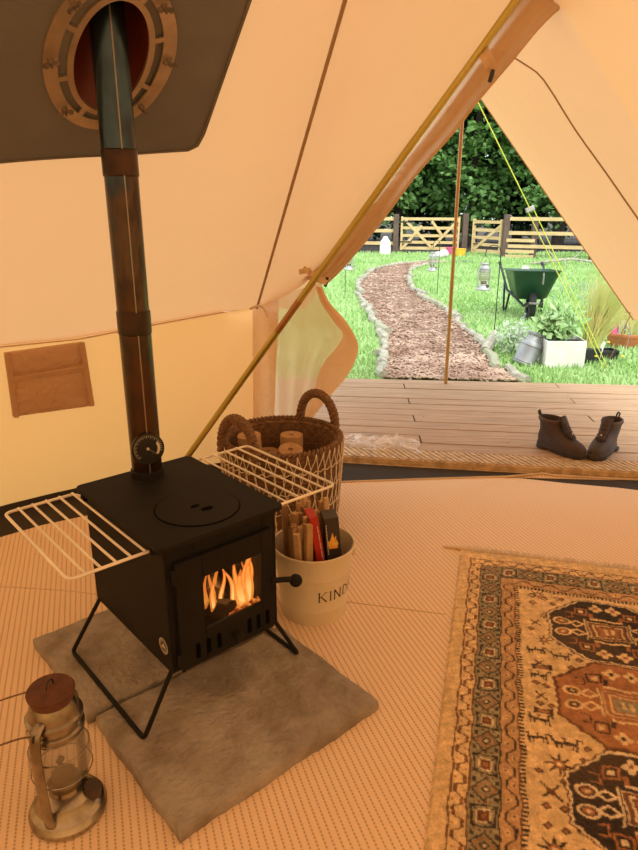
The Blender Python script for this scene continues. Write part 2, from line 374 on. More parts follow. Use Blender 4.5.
if len(sp) > 2: MB().tube(catmull(sp, 3), .0045, 6).build('seam', TAPE, aw, smooth=True)
MB().tube([r[0]-Vector((0,0,.0)) for r in [rr[-1]]][0:0] + rr[-1], .006, 6).build('hem', AWN, aw, smooth=True)
MB().lathe([(.02, -.002), (.02, .002), (.009, .002), (.009, -.002), (.02, -.002)], 16, Matrix.Translation(CR+Vector((-.04, .0, .05)))).build('eyelet', BRIGHTM, aw)

pb = Vector((.957, 4.83, DECK_Z))
ap = thing('awning_pole', 'upright brown pole at the far edge of the deck holding up the awning', 'tent pole', pb)
MB().cyl((0,0,0), (0,0,.95), .0135).build('lower_tube', POLEW, ap, smooth=True)
MB().cyl((0,0,.95), (0,0,2.08), .0125).build('upper_tube', COPPER, ap, smooth=True)
MB().cyl((0,0,2.08), (0,0,2.14), .004).build('spike', BRIGHTM, ap, smooth=True)

F0 = Vector((-.752, 3.05, 0)); F1 = atY(515, 0, 2.60); pd = (F1-F0)
ap2 = thing('door_pole', 'slanting gold metal pole rising from behind the stove along the door flap', 'tent pole', F0)
jt = .40
MB().cyl((0,0,.0), pd*jt, .0145).build('lower_tube', GOLD, ap2, smooth=True)
MB().cyl(pd*jt, pd*.47, .0150).build('coupling', COPPER, ap2, smooth=True)
MB().cyl(pd*.47, pd*.80, .0145).build('middle_tube', GOLD, ap2, smooth=True)
MB().cyl(pd*.80, pd*1.10, .0158).build('upper_tube', GOLD, ap2, smooth=True)
MB().cyl((0,0,0), pd*.01, .02).build('foot_cap', PLAST, ap2, smooth=True)

# rolled-back door flap: gathered canvas along the pole, hanging loose at the foot
pairs = [((585,-97), (625,-62), 2.58), ((548,-46), (588,-16), 2.62), ((512, 2), (546,22), 2.66), ((486, 40), (514,60), 2.69), ((458, 80), (481,99), 2.74), ((430,120), (452,136), 2.79), ((400,161), (418,174), 2.84), ((372,200), (389,213), 2.88), ((345,237), (361,248), 2.93), ((325,263), (340,272), 2.97), ((308,283), (326,285), 3.0)]
rows = []
for (a_, b_, Y) in pairs:
    A_, B_ = atY(a_[0]-9, a_[1]-6, Y+.06), atY(*b_, Y+.03); n_ = 26; r = []
    for j in range(n_+1):
        t = j/n_; p = A_.lerp(B_, t)
        k = math.sin(PI*t)**.7*.03 + .013*math.sin(t*PI*4.6+.6) + .005*math.sin(t*23+Y*4)
        r.append(p+(EYE-p).normalized()*k)
    rows.append(r)
fine = []
for j in range(len(rows[0])):
    fine.append(catmull([r[j] for r in rows], 5))
fl = thing('door_flap', 'rolled back canvas door flap gathered along the slanting gold pole', 'tent door flap', (0,0,0))
MB().grid(fine).build('rolled_canvas', ROLLC, fl, smooth='all')
# hanging lower corner of the flap
outer = [(322, 287, 3.0), (330, 303, 3.02), (345, 320, 3.05), (356, 338, 3.08), (358, 352, 3.1), (351, 370, 3.12), (340, 385, 3.14), (325, 402, 3.16), (308, 424, 3.18), (298, 440, 3.2)]
inner = [(316, 287, 3.0), (321, 303, 3.03), (334, 322, 3.07), (343, 335, 3.12), (336, 348, 3.14), (326, 360, 3.16), (319, 373, 3.18), (315, 388, 3.19), (306, 410, 3.2), (292, 440, 3.21)]
rows = []
for o_, i_ in zip(catmull([Vector(p) for p in outer], 4), catmull([Vector(p) for p in inner], 4)):
    O_, I_ = atY(*o_), atY(*i_); rows.append([I_.lerp(O_, t)+(EYE-I_).normalized()*(.03*math.sin(PI*t)) for t in np.linspace(0, 1, 8)])
MB().grid(rows).build('hanging_corner', FLAPC, fl, smooth='all')
# insect net behind it
lft = [(266, 300, 3.22), (264, 318, 3.25), (264, 340, 3.26), (268, 370, 3.27), (270, 410, 3.27), (272, 470, 3.28)]
rgt = [(322, 282, 3.04), (326, 303, 3.1), (345, 334, 3.16), (330, 365, 3.2), (318, 400, 3.22), (300, 470, 3.24)]
rows = []
for a_, b_ in zip(catmull([Vector(p) for p in lft], 5), catmull([Vector(p) for p in rgt], 5)):
    A_, B_ = atY(*a_), atY(*b_); r = []
    for j in range(25):
        t = j/24; p = A_.lerp(B_, t); r.append(p+(EYE-p).normalized()*(.018*math.sin(t*PI*7+p.z*2)*min(1, (1.0-p.z)*1.6+.15)))
    rows.append(r)
MB().grid(rows).build('insect_net', NET, fl, smooth='all')
# straps with black toggles
def strap(px0, px1, Y, name):
    a_, b_ = atY(*px0, Y), atY(*px1, Y-.02); n_ = 14; pts = []
    for j in range(n_+1):
        t = j/n_; pts.append(a_.lerp(b_, t)+(EYE-a_).normalized()*(.05*math.sin(PI*t)+.045))
    return strip(pts, .022, name, STRAP, fl)
strap((477, 47), (492, 73), 2.71, 'tie_strap'); strap((482, 43), (496, 68), 2.71, 'tie_strap'); strap((303, 268), (327, 283), 2.98, 'tie_strap'); strap((299, 272), (311, 270), 2.98, 'tie_strap')
for x, y, Y in ((491, 76, 2.62), (326, 282, 2.92)):
    p = atY(x, y, Y); MB().tube([p+Vector((-.004,0,-.02)), p+Vector((.002,0,0)), p+Vector((.006,0,.02))], [.007, .0085, .007], 10).build('toggle', PLAST, fl, smooth=True)
cd = [atY(x, y, Y) for x, y, Y in ((250, 309, 3.16), (258, 306, 3.14), (264, 309, 3.12), (268, 317, 3.12))]
tag(MB().tube(catmull(cd, 5), .006, 8).build('tie_cord', CORD, smooth=True), 'short cream tie cord at the top corner of the wall beside the door pole', 'cord')

# ------------------------------------------------------------------ flue flashing on the roof
up = Vector((0,0,1)); HU = (up-HN*up.dot(HN)).normalized(); HX = HU.cross(HN).normalized()
fp = thing('flue_flashing', 'dark grey flashing panel with a bolted metal ring round the stove pipe', 'flue flashing', HC)
def plane_hit(x, y):
    r = ray(x, y); t = (HC-EYE).dot(HN)/r.dot(HN); return EYE+r*t
poly = [plane_hit(-60, 156), plane_hit(190, 147), plane_hit(200, 142), plane_hit(206, 130), plane_hit(262, -32), plane_hit(300, -130), plane_hit(120, -190), plane_hit(-80, -60)]
p2 = [((p-HC).dot(HX), (p-HC).dot(HU)) for p in poly]
def ray_poly(a):
    d = (math.cos(a), math.sin(a)); best = None
    for i in range(len(p2)):
        (x0, y0), (x1, y1) = p2[i], p2[(i+1) % len(p2)]; ex, ey = x1-x0, y1-y0; den = d[0]*ey-d[1]*ex
        if abs(den) < 1e-9: continue
        t = (x0*ey-y0*ex)/den; u = (x0*d[1]-y0*d[0])/den
        if t > 0 and -1e-6 <= u <= 1+1e-6 and (best is None or t < best): best = t
    return best or .3
EX, EY, RWID = .091, .168, .066          # the opening is oval, so an upright pipe passes a sloping roof
HC = HC-HU*.014; fp.location = HC
def ell(a, o, z=0.0): return ((EX+o)*math.cos(a), (EY+o)*math.sin(a), z)
def tanp(x, y, off):
    p = HC+HX*x+HU*y; h = bvh_roof.ray_cast(p+HN*.5, -HN)
    q = h[0] if h[0] else p
    if (q-p).length > .4: q = p
    return q+HN*off-HC
angs = sorted([2*PI*k/96 for k in range(96)]+[math.atan2(y/EY, x/EX) % (2*PI) for x, y in p2])
def patch_rows(f0, f1, n_, off):
    rows = []
    for k in range(n_+1):
        r = []
        for a in angs:
            x0, y0, _ = ell(a, -.002); aa = math.atan2(y0, x0); r0 = math.hypot(x0, y0); r.append(tanp(*((r0+(ray_poly(aa)-r0)*(f0+(f1-f0)*k/n_))*Vector((math.cos(aa), math.sin(aa)))), off))
        rows.append(r)
    return rows
MB().grid(patch_rows(0, 1, 10, .012), closeu=True).build('panel', PATCHM, fp, smooth='all')
MB().tube([Vector(p)+HN*.002 for p in patch_rows(0, .965, 1, .012)[1]], .0022, 5, closed=True).build('stitching', mat('stitching_thread', (.20, .165, .12), .9), fp)
Mr = Matrix.Translation(HN*.018) @ Matrix((( HX.x, HU.x, HN.x, 0), (HX.y, HU.y, HN.y, 0), (HX.z, HU.z, HN.z, 0), (0,0,0,1)))
def oval(prof, n=72): return MB().grid([[ell(2*PI*k/n, o, z) for k in range(n)] for o, z in prof], closeu=True, M=Mr)
b = oval([(RWID-.034, -.002), (RWID, -.002), (RWID, .005), (RWID-.034, .005), (RWID-.034, -.002)])
b.grid([[ell(2*PI*k/72, o, z) for k in range(72)] for o, z in ((-.004, -.004), (.011, -.004), (.011, .006), (-.004, .006), (-.004, -.004))], closeu=True, M=Mr)
NB = 8
for k in range(NB):
    a = 2*PI*(k+.5)/NB; p0, p1 = Vector(ell(a, .008)), Vector(ell(a, RWID-.030)); b.bar(Mr @ (p0+Vector((0,0,.0015))), Mr @ (p1+Vector((0,0,.0015))), .014, .006, up=HN)
b.build('ring', ALU, fp, smooth=30)
BOLT = mat('bolt_steel', (.26, .22, .19), .4, .7)
for k in range(NB):
    a = 2*PI*(k+.12)/NB; M_ = Mr @ Matrix.Translation(ell(a, RWID-.016, .005)) @ Matrix.Rotation(random.random()*3, 4, 'Z')
    b = MB(); b.lathe([(.0075, 0), (.007, .012), (.0035, .013), (.0035, .022), (1e-4, .022)], 12, M_)
    for s_ in (-1, 1):
        b.lathe([(1e-4, -.003), (.0075, -.002), (.0075, .002), (1e-4, .003)], 10, M_ @ Matrix.Translation((s_*.013, 0, .014)) @ Matrix.Rotation(PI/2, 4, 'X'))
        b.box(min(0, s_*.012), max(0, s_*.012), -.002, .002, .006, .014, M_)
    b.build('wing_nut', BOLT, fp, smooth=30)
rows = []
for i in range(9):                                   # red silicone boot narrowing up to the pipe
    t = i/8; r = []
    for k in range(48):
        a = 2*PI*k/48; p0 = Mr @ Vector(ell(a, .001, -.004)); q0 = HX.xy*math.cos(a)+HU.xy.normalized()*math.sin(a); q = Vector((PIPE.x+q0.x*.0465, PIPE.y+q0.y*.0465, HC.z+.40))-HC
        r.append(p0.lerp(q, t)+Vector((0, 0, .03*math.sin(PI*t))))
    rows.append(r)
MB().grid(rows, closeu=True).build('silicone_boot', RED, fp, smooth='all')

# ------------------------------------------------------------------ pocket on the wall
pk = thing('wall_pocket', 'light brown two-tier fabric pocket sewn on the canvas wall', 'wall pocket', (0,0,0))
def wallhit(x, y, off=.012):
    h = bvh_wall.ray_cast(EYE, ray(x, y).normalized()); p = h[0]; return p+(Vector((TC.x, TC.y, p.z))-p).normalized()*off
PK = canvas('pocket_fabric', (.68, .47, .31), (.62, .38, .20), .38, .6, 14)
def quad_grid(q, n_, m_, off, bul=0):
    rows = []
    for i in range(m_+1):
        r = []
        for j in range(n_+1):
            u, v = j/n_, i/m_
            x = (q[0][0]*(1-u)+q[1][0]*u)*(1-v)+(q[3][0]*(1-u)+q[2][0]*u)*v; y = (q[0][1]*(1-u)+q[1][1]*u)*(1-v)+(q[3][1]*(1-u)+q[2][1]*u)*v
            r.append(wallhit(x, y, off+bul*math.sin(PI*u)*math.sin(PI*v)**.5))
        rows.append(r)
    return rows
MB().grid(quad_grid([(3, 352), (82, 341), (92, 405), (12, 416)], 10, 10, .010)).build('backing', PK, pk, smooth='all')
MB().grid(quad_grid([(8, 379), (86, 367), (92, 405), (13, 416)], 10, 8, .014, .02)).build('lower_pocket', PK, pk, smooth='all')
MB().grid(quad_grid([(4, 354), (83, 343), (85, 364), (8, 377)], 10, 8, .014, .014)).build('upper_pocket', PK, pk, smooth='all')
PKT = canvas('pocket_tape', (.55, .35, .21), (.4, .23, .12), .25)
for q in ([(3, 352), (8, 351), (17, 416), (12, 416)], [(78, 341), (83, 341), (93, 404), (88, 405)], [(7, 377), (86, 365), (86, 368), (8, 380)]):
    MB().grid(quad_grid(q, 2, 6, .034)).build('tape', PKT, pk, smooth='all')

# ------------------------------------------------------------------ floor matting
def weave_material():
    m = bpy.data.materials.new('woven_matting'); m.use_nodes = True; nt = m.node_tree; p = nt.nodes['Principled BSDF']; p.inputs['Roughness'].default_value = .85; p.inputs['Specular IOR Level'].default_value = .2
    tc = nt.nodes.new('ShaderNodeTexCoord'); mp = nt.nodes.new('ShaderNodeMapping'); mp.inputs['Rotation'].default_value = (0,0,math.radians(-109)); nt.links.new(tc.outputs['Object'], mp.inputs[0])
    sp = nt.nodes.new('ShaderNodeSeparateXYZ'); nt.links.new(mp.outputs[0], sp.inputs[0])
    def math_(op, a, b=None):
        n = nt.nodes.new('ShaderNodeMath'); n.operation = op
        for k, v in enumerate((a, b)):
            if v is None: continue
            if isinstance(v, (int, float)): n.inputs[k].default_value = v
            else: nt.links.new(v, n.inputs[k])
        return n.outputs[0]
    row = math_('COSINE', math_('MULTIPLY', sp.outputs[1], 2*PI/.0172))           # +1 in the groove between two rows
    dot = math_('COSINE', math_('MULTIPLY', sp.outputs[0], 2*PI/.0098))
    g = math_('MAXIMUM', row, 0); g = math_('POWER', g, 3); d = math_('MULTIPLY', math_('ADD', math_('MULTIPLY', dot, .5), .5), g)
    pit = math_('ADD', math_('MULTIPLY', d, .8), math_('MULTIPLY', g, .12))
    n = nt.nodes.new('ShaderNodeTexNoise'); n.inputs['Scale'].default_value = 3; nt.links.new(tc.outputs['Object'], n.inputs[0])
    f = math_('ADD', pit, math_('MULTIPLY', n.outputs[0], .06))
    cr = nt.nodes.new('ShaderNodeValToRGB'); nt.links.new(f, cr.inputs[0]); e = cr.color_ramp.elements
    e[0].position = .0; e[0].color = (.82, .615, .44, 1); e[1].position = .95; e[1].color = (.45, .29, .15, 1)
    nt.links.new(cr.outputs[0], p.inputs['Base Color'])
    bp = nt.nodes.new('ShaderNodeBump'); bp.invert = True; bp.inputs['Strength'].default_value = .6; bp.inputs['Distance'].default_value = .004
    nt.links.new(pit, bp.inputs['Height']); nt.links.new(bp.outputs[0], p.inputs['Normal']); return m
MATM = weave_material()
mt = thing('floor_mat', 'pale woven floor matting covering the tent groundsheet', 'floor mat')
edge = [circ(d, .006, TR-.24+.02*math.sin(d*.3)) for d in np.linspace(440, 128, 60)] + [Vector(p) for p in ((-.75, 2.83, .006), (-.3, 2.98, .006), (.131, 3.04, .006), (.6, 3.08, .007), (.95, 3.10, .009), (1.08, 3.112, .016), (1.14, 3.118, .020), (1.20, 3.108, .013), (1.40, 3.088, .007), (1.75, 3.052, .006))]
b = MB(); n_ = len(edge); b.v = [tuple(p) for p in edge]+[(p.x, p.y, .001) for p in edge]; b.f = [tuple(range(n_))]+[(i, (i+1) % n_, n_+(i+1) % n_, n_+i) for i in range(n_)]
b.build('weave', MATM, mt)
for pts in ([at(342, 603), at(390, 609), at(445, 616)], [at(-40, 586), at(60, 592), at(110, 598)]):
    MB().tube([p+Vector((0,0,.006)) for p in catmull(pts, 4)], .0022, 6).build('seam', mat('mat_seam', (.62, .43, .27), .9), mt, smooth=True)
MB().tube([p+Vector((0,-.004,.002)) for p in edge[60:]], .006, 6).build('bound_edge', mat('mat_binding', (.60, .43, .24), .9), mt, smooth=True)

# ------------------------------------------------------------------ stone slabs under the stove
def slab(lx, ly, w_, d_, label, seed):
    rnd = random.Random(seed); A = math.radians(40.5); c = Vector((-.215, 1.44, .006)) + Matrix.Rotation(A, 3, 'Z') @ Vector((lx, ly, 0))
    NX, NY = 40, 30; b = MB(); rows = []
    def rim(x, y, k):
        return (x+.002*math.sin(y*33+seed)+.001*math.sin(y*120+k), y+.002*math.sin(x*27+seed)+.001*math.sin(x*110+k))
    top = []
    for i in range(NY+1):
        r = []
        for j in range(NX+1):
            x = (j/NX-.5)*(w_-.02); y = (i/NY-.5)*(d_-.02); ed = min(1, min(j, NX-j, i, NY-i)/2)
            X, Y = rim(x, y, 0); r.append((X, Y, .039-.004*(1-ed)+.0015*math.sin(x*60+y*31+seed)+rnd.uniform(-.0008, .0008)))
        top.append(r)
    b.grid(top)
    per = [(j, 0) for j in range(NX)]+[(NX, i) for i in range(NY)]+[(j, NY) for j in range(NX, 0, -1)]+[(0, i) for i in range(NY, 0, -1)]
    rings = [[top[i][j] for j, i in per]]
    for grow, z in ((.008, .031), (.010, .015), (.008, 0)):
        r = []
        for j, i in per:
            x, y, _ = top[i][j]; L = math.hypot(x, y); r.append((x+(grow if x > 0 else -grow)*(j in (0, NX)), y+(grow if y > 0 else -grow)*(i in (0, NY)), z))
        rings.append(r)
    b.grid(rings, closeu=True)
    o = b.build('stone_slab', SLAB, smooth=60); o.location = c; o.rotation_euler = (0,0,A); return tag(o, label, 'paving slab')
slab(0, 0, .615, .45, 'rough grey stone slab under the front feet of the stove', 1)
slab(-.012, .455, .615, .43, 'smooth grey stone slab behind, under the back feet of the stove', 5)

# ------------------------------------------------------------------ the stove
ST = Vector((-.393, 1.661, .045)); SA = .72; W2, D2 = .167, .227; Z0, Z1 = .151, .518
SR = Matrix.Rotation(SA, 3, 'Z')
def sw(p): return ST + SR @ Vector(p)
st = thing('wood_stove', 'small black steel wood stove burning on the stone slabs', 'stove', ST, SA)
def frame(b, x0, x1, z0, z1, hx0, hx1, hz0, hz1, y0, y1):
    b.box(x0, hx0, y0, y1, z0, z1); b.box(hx1, x1, y0, y1, z0, z1); b.box(hx0, hx1, y0, y1, z0, hz0); b.box(hx0, hx1, y0, y1, hz1, z1)
GX0, GX1, GZ0, GZ1 = -.071, .109, .249, .398
b = MB(); T = .006
b.box(-W2, W2, -D2, D2, Z0, Z0+T); b.box(-W2, -W2+T, -D2, D2, Z0+T, Z1-.012); b.box(W2-T, W2, -D2, D2, Z0+T, Z1-.012); b.box(-W2+T, W2-T, D2-T, D2, Z0+T, Z1-.012)
frame(b, -W2+T, W2-T, Z0+T, Z1-.012, GX0-.015, GX1+.015, GZ0-.015, GZ1+.015, -D2, -D2+T)
b.build('body', STEEL, st, bevel=.002)
def rrect(x0, x1, y0, y1, r, n_=5):
    out = []
    for cx, cy, a0 in ((x1-r, y1-r, 0), (x0+r, y1-r, PI/2), (x0+r, y0+r, PI), (x1-r, y0+r, 1.5*PI)):
        out += [(cx+r*math.cos(a0+PI/2*k/n_), cy+r*math.sin(a0+PI/2*k/n_)) for k in range(n_+1)]
    return out
b = MB(); b.prism(rrect(-W2-.019, W2+.019, -D2-.019, D2+.019, .018), Z1-.012, Z1); b.build('top_plate', STEEL, st, bevel=.002)
lc = (.004, -.105)
b = MB(); b.lathe([(.109, 0), (.109, .0025), (1e-4, .003)], 48, Matrix.Translation((lc[0], lc[1], Z1))); b.build('hotplate_lid', STEEL, st, smooth=30)
b = MB(); b.lathe([(.1125, .0), (.1125, .0012), (.1085, .0012), (.1085, 0)], 48, Matrix.Translation((lc[0], lc[1], Z1))); b.build('lid_groove', BLACK, st)
for dx, dy, sx in ((-.005, .004, 1), (.012, -.028, 1.3)):
    b = MB(); b.lathe([(.0085*sx, .0), (.0085*sx, .0042), (1e-4, .0042)], 16, Matrix.Translation((lc[0]+dx, lc[1]+dy, Z1)) @ Matrix.Diagonal((1.6, .8, 1, 1))); b.build('lid_key_hole', BLACK, st)
b = MB()
yf = -D2-.014; frame(b, -.146, .146, .155, .462, GX0, GX1, GZ0, GZ1, yf, -D2-.001); b.build('door', STEEL, st, bevel=.003)
b = MB(); b.box(-.139, .139, yf-.003, yf, .455, .462); b.box(-.146, -.139, yf-.003, yf, .155, .462); b.build('door_rim', STEEL, st, bevel=.001)
b = MB(); b.box(GX0-.004, GX1+.004, -D2-.006, -D2-.003, GZ0-.004, GZ1+.004); b.build('glass_pane', PANE, st)
for x in (-.098, -.066, -.034, .062, .092, .122):
    b = MB(); pl = [(x-.006, .176), (x+.006, .176)]+[(x+.006*math.cos(a), .214+.006*math.sin(a)) for a in np.linspace(0, PI, 7)]
    b.prism([(p, q) for p, q in pl], -.001, .001, Matrix.Translation((0, yf-.0005, 0)) @ Matrix.Rotation(PI/2, 4, 'X')); b.build('air_vent', BLACK, st)
b = MB(); b.lathe([(.0055, 0), (.0055, .014), (.013, .015), (.014, .024), (.010, .03), (1e-4, .031)], 20, Matrix.Translation((.014, yf, .195)) @ Matrix.Rotation(PI/2, 4, 'X')); b.build('air_knob', STEEL, st, smooth=True)
hd = MB(); hd.tube([(.140, yf-.004, .306), (.160, yf-.016, .306), (.18, yf-.024, .303), (.194, yf-.028, .297)], .008, 10); hd = hd.build('door_handle', STEEL, st, smooth=True)
MB().ball((.200, yf-.03, .294), .0185).build('handle_ball', STEEL, hd, smooth='all')
for x in (-.150,):
    for z in (.19, .43):
        MB().cyl((x, yf+.002, z-.02), (x, yf+.002, z+.02), .006, 10).build('hinge', STEEL, st, smooth=True)
for s_ in (-1, 1):                                     # folding wire legs
    fx = s_*W2+(.074 if s_ > 0 else -.092); a = s_*(W2-.004); pts = []
    P0, P1, P2, P3 = Vector((a, D2-.012, Z0+.004)), Vector((fx, D2+.0, .0065)), Vector((fx, -D2-.0, .0065)), Vector((a, -D2+.012, Z0+.004))
    def rnd_corner(p, c, n, k=.015):
        A_, B_ = c+(p-c).normalized()*k, c+(n-c).normalized()*k; return [A_.lerp(c, t).lerp(c.lerp(B_, t), t) for t in (0, .25, .5, .75, 1)]
    MB().tube([P0]+rnd_corner(P0, P1, P2)+rnd_corner(P1, P2, P3)+[P3], .0062, 10).build('leg', STEEL, st, smooth=True)
for s_ in (-1, 1):                                     # wire side shelves
    rk = MB(); z = .487; x0 = s_*(W2+.001); x1 = s_*(.372 if s_ < 0 else .43); ya, yb = (.262, -.182) if s_ < 0 else (.262, -.185)
    x1 = s_*.375 if s_ < 0 else .425
    P = [Vector((x0, yb, z)), Vector((x1, yb, z)), Vector((x1, ya, z)), Vector((x0, ya-.03, z))]
    P[3] = Vector((x0, ya if s_ < 0 else ya, z)); P[3].y = min(ya, D2-.01); P.insert(3, Vector((s_*(W2+.02), ya, z)))
    rk.tube([P[0]]+rnd_corner(P[0], P[1], P[2], .022)+rnd_corner(P[1], P[2], P[3], .022)+[P[3], P[4]], .0042, 10)
    nb = 5
    for k in range(nb):
        x = s_*(W2+.022)+(x1-s_*(W2+.022))*k/nb; rk.cyl((x, yb, z+.004), (x, ya, z+.004), .0034, 8)
    rk.build('side_shelf', WIRE, st, smooth=True)
    for y in (yb, P[4].y): MB().box(min(x0-s_*.001, x0+s_*.012), max(x0-s_*.001, x0+s_*.012), y-.009, y+.009, z-.009, z+.009).build('shelf_bracket', STEEL, st, bevel=.002)
# round maker's badge on the side: white ring, tent and trees
bd = Matrix.Translation((-W2-.0005, -.192, .218)) @ Matrix.Rotation(-PI/2, 4, 'Y') @ Matrix.Rotation(-PI/2, 4, 'Z')
BW = mat('badge_white', (.62, .56, .45), .6)
b = MB(); b.lathe([(.0225, 0), (.0225, .0008), (1e-4, .0008)], 32, bd); o_ = b.build('badge', mat('badge_black', (.02, .018, .016), .5), st)
b = MB(); b.lathe([(.0222, .0010), (.0195, .0010)], 32, bd); b.lathe([(.0145, .0010), (.0135, .0010)], 32, bd)
b.prism([(-.010, -.006), (.010, -.006), (.008, -.001), (0, .008), (-.008, -.001)], .0009, .0012, bd)
for k in range(14):
    a = 2*PI*k/14; b.box(-.0011, .0011, .0155, .0185, .0009, .0012, bd @ Matrix.Rotation(a, 4, 'Z'))
b.build('emblem', BW, o_)
# firebox: logs and flames seen through the glass
b = MB(); b.box(-W2+.012, W2-.012, -D2+.01, D2-.02, Z0+.008, Z0+.03); b.build('ash_bed', MUD, st)
b = MB(); b.box(-W2+.008, -W2+.02, -D2+.012, D2-.01, Z0+.031, Z1-.03); b.box(W2-.02, W2-.008, -D2+.012, D2-.01, Z0+.031, Z1-.03); b.box(-W2+.021, W2-.021, D2-.03, D2-.01, Z0+.031, Z1-.03); b.build('firebox_dark_liner', mat('liner_shade_brown', (.028, .02, .015), .95), st)  # dark panels added inside the firebox to keep its walls from looking lit
for i, (x, y, z, a, tilt) in enumerate(((.01, -.11, .215, .4, .1), (.06, -.06, .23, -.5, .25), (-.06, -.05, .225, .9, .05))):
    b = MB(); M_ = Matrix.Translation((0,0,0)); rr_ = [(.03+.003*math.sin(k*2.1+i), k) for k in range(12)]
    rows = [[(r*math.cos(2*PI*k/12), r*math.sin(2*PI*k/12), t*.082) for r, k in rr_] for t in (-1, -.5, 0, .5, 1)]
    b.grid(rows, closeu=True); b.f.append(tuple(range(11, -1, -1))); b.f.append(tuple(48+k for k in range(12)))
    lg = b.build('burning_log', mat('charred_log', (.045, .03, .02), .95, var=(.12, .07, .04), scale=25, bump=(60, .8, .01)), smooth=40)
    lg.location = sw((x, y, z)); lg.rotation_euler = (PI/2-tilt, 0, a+SA)
    tag(lg, ['charred log lying at the front behind the stove glass', 'charred log lying tilted deeper in the stove fire on the handle side', 'charred log lying deeper in the stove fire on the hinge side'][i], 'log')
fr = thing('fire', 'bright orange flames burning behind the stove glass', 'fire', sw((.052, -.012, .18)), SA)
def flame(x, y, h, wd, lean, seed, z0=.03):
    rows = []; n_ = 14
    for i in range(n_+1):
        t = i/n_; r = wd*(math.sin(PI*min(1, t*.62+.22))**1.2)*(1-t)**.65+.0006
        cx = x+lean*t*t+.010*math.sin(t*6+seed)*t; cy = y+.007*math.sin(t*5+seed*2)*t
        rows.append([(cx+r*math.cos(2*PI*k/10), cy+.55*r*math.sin(2*PI*k/10), z0+h*t) for k in range(10)])
    f_ = MB().grid(rows, closeu=True).build('flame', FLAME, fr, smooth='all')
    if wd > .0095:
        core = [[Vector(p).lerp(sum((Vector(q) for q in r), Vector())/len(r), .52) for p in r] for r in rows[:12]]
        MB().grid(core, closeu=True).build('flame_core', CORE, f_, smooth='all')
for a_ in ((.035, -.16, .12, .026, -.01, 2.2), (.06, -.155, .15, .022, .012, 0.4), (-.045, -.14, .11, .014, .008, 1.7), (.08, -.13, .12, .014, -.01, 5.2), (-.015, -.13, .14, .010, .014, 4.1), (.03, -.15, .165, .014, -.012, 1), (.046, -.15, .145, .013, .02, 2), (.064, -.145, .205, .014, .012, 3), (.075, -.14, .15, .010, .006, 4.4), (.018, -.14, .135, .011, -.02, 5), (.05, -.15, .09, .024, .01, 6), (-.03, -.12, .15, .008, -.016, 7), (-.055, -.12, .13, .009, .005, 8), (.035, -.16, .06, .018, 0, 9), (-.012, -.1, .17, .008, .01, 3.3)):
    flame(*a_)
b = MB(); b.grid([[(-.04+.13*j/12, -.195+.05*i/6, .030+.012*math.sin(PI*i/6)*(1+.6*math.sin(j*2.3+i))) for j in range(13)] for i in range(7)]); b.build('embers', EMBER, fr, smooth='all')
pl = bpy.data.lights.new('firelight', 'POINT'); pl.energy = .5; pl.color = (1, .5, .16); pl.shadow_soft_size = .04
po = bpy.data.objects.new('firelight', pl); COL.objects.link(po); po.location = sw((.04, -.12, .30))

# ------------------------------------------------------------------ stove pipe and thermometer
def pipe_material():
    m = bpy.data.materials.new('heat_blued_steel'); m.use_nodes = True; nt = m.node_tree; p = nt.nodes['Principled BSDF']; p.inputs['Metallic'].default_value = .85; p.inputs['Roughness'].default_value = .26
    tc = nt.nodes.new('ShaderNodeTexCoord'); mp = nt.nodes.new('ShaderNodeMapping'); mp.inputs['Scale'].default_value = (1, 1, .35); nt.links.new(tc.outputs['Object'], mp.inputs[0])
    n = nt.nodes.new('ShaderNodeTexNoise'); n.inputs['Scale'].default_value = 16; n.inputs['Detail'].default_value = 5; nt.links.new(mp.outputs[0], n.inputs[0])
    sp_ = nt.nodes.new('ShaderNodeSeparateXYZ'); nt.links.new(tc.outputs['Object'], sp_.inputs[0])
    ma = nt.nodes.new('ShaderNodeMath'); ma.operation = 'MULTIPLY_ADD'; ma.inputs[1].default_value = .42; nt.links.new(sp_.outputs[2], ma.inputs[0])
    sc2 = nt.nodes.new('ShaderNodeMath'); sc2.operation = 'MULTIPLY_ADD'; sc2.inputs[1].default_value = 1.0; sc2.inputs[2].default_value = -.45; nt.links.new(n.outputs[0], sc2.inputs[0]); nt.links.new(sc2.outputs[0], ma.inputs[2])
    cr = nt.nodes.new('ShaderNodeValToRGB'); nt.links.new(ma.outputs[0], cr.inputs[0]); e = cr.color_ramp.elements
    e[0].position = 0; e[0].color = (.055, .034, .021, 1); e[1].position = .55; e[1].color = (.055, .095, .13, 1)
    for q, c in ((.14, (.085, .043, .022)), (.24, (.045, .034, .028)), (.33, (.095, .062, .038)), (.43, (.035, .05, .062))):
        k = e.new(q); k.color = (*c, 1)
    nt.links.new(cr.outputs[0], p.inputs['Base Color'])
    bp = nt.nodes.new('ShaderNodeBump'); bp.inputs['Strength'].default_value = .06; nt.links.new(n.outputs[0], bp.inputs['Height']); nt.links.new(bp.outputs[0], p.inputs['Normal']); return m
PIPEM = pipe_material()
PZ = ST.z+Z1
pp = thing('stove_pipe', 'tall heat-blued steel flue pipe rising from the stove through the roof', 'stove pipe', (PIPE.x, PIPE.y, PZ))
PR = .0435
MB().lathe([(PR+.004, 0), (PR+.004, .02), (PR+.0005, .022), (PR+.0005, 0)], 40).build('spigot', STEEL, pp, smooth=30)
zs = [.001, .42, .80, 1.75]
MB().lathe([(PR, .001), (PR, .425)], 40).build('pipe_section', PIPEM, pp, smooth=True)
MB().lathe([(PR-.0005, .475), (PR-.0005, .84)], 40).build('pipe_section', PIPEM, pp, smooth=True)
MB().lathe([(PR, .885), (PR, 1.75)], 40).build('pipe_section', PIPEM, pp, smooth=True)
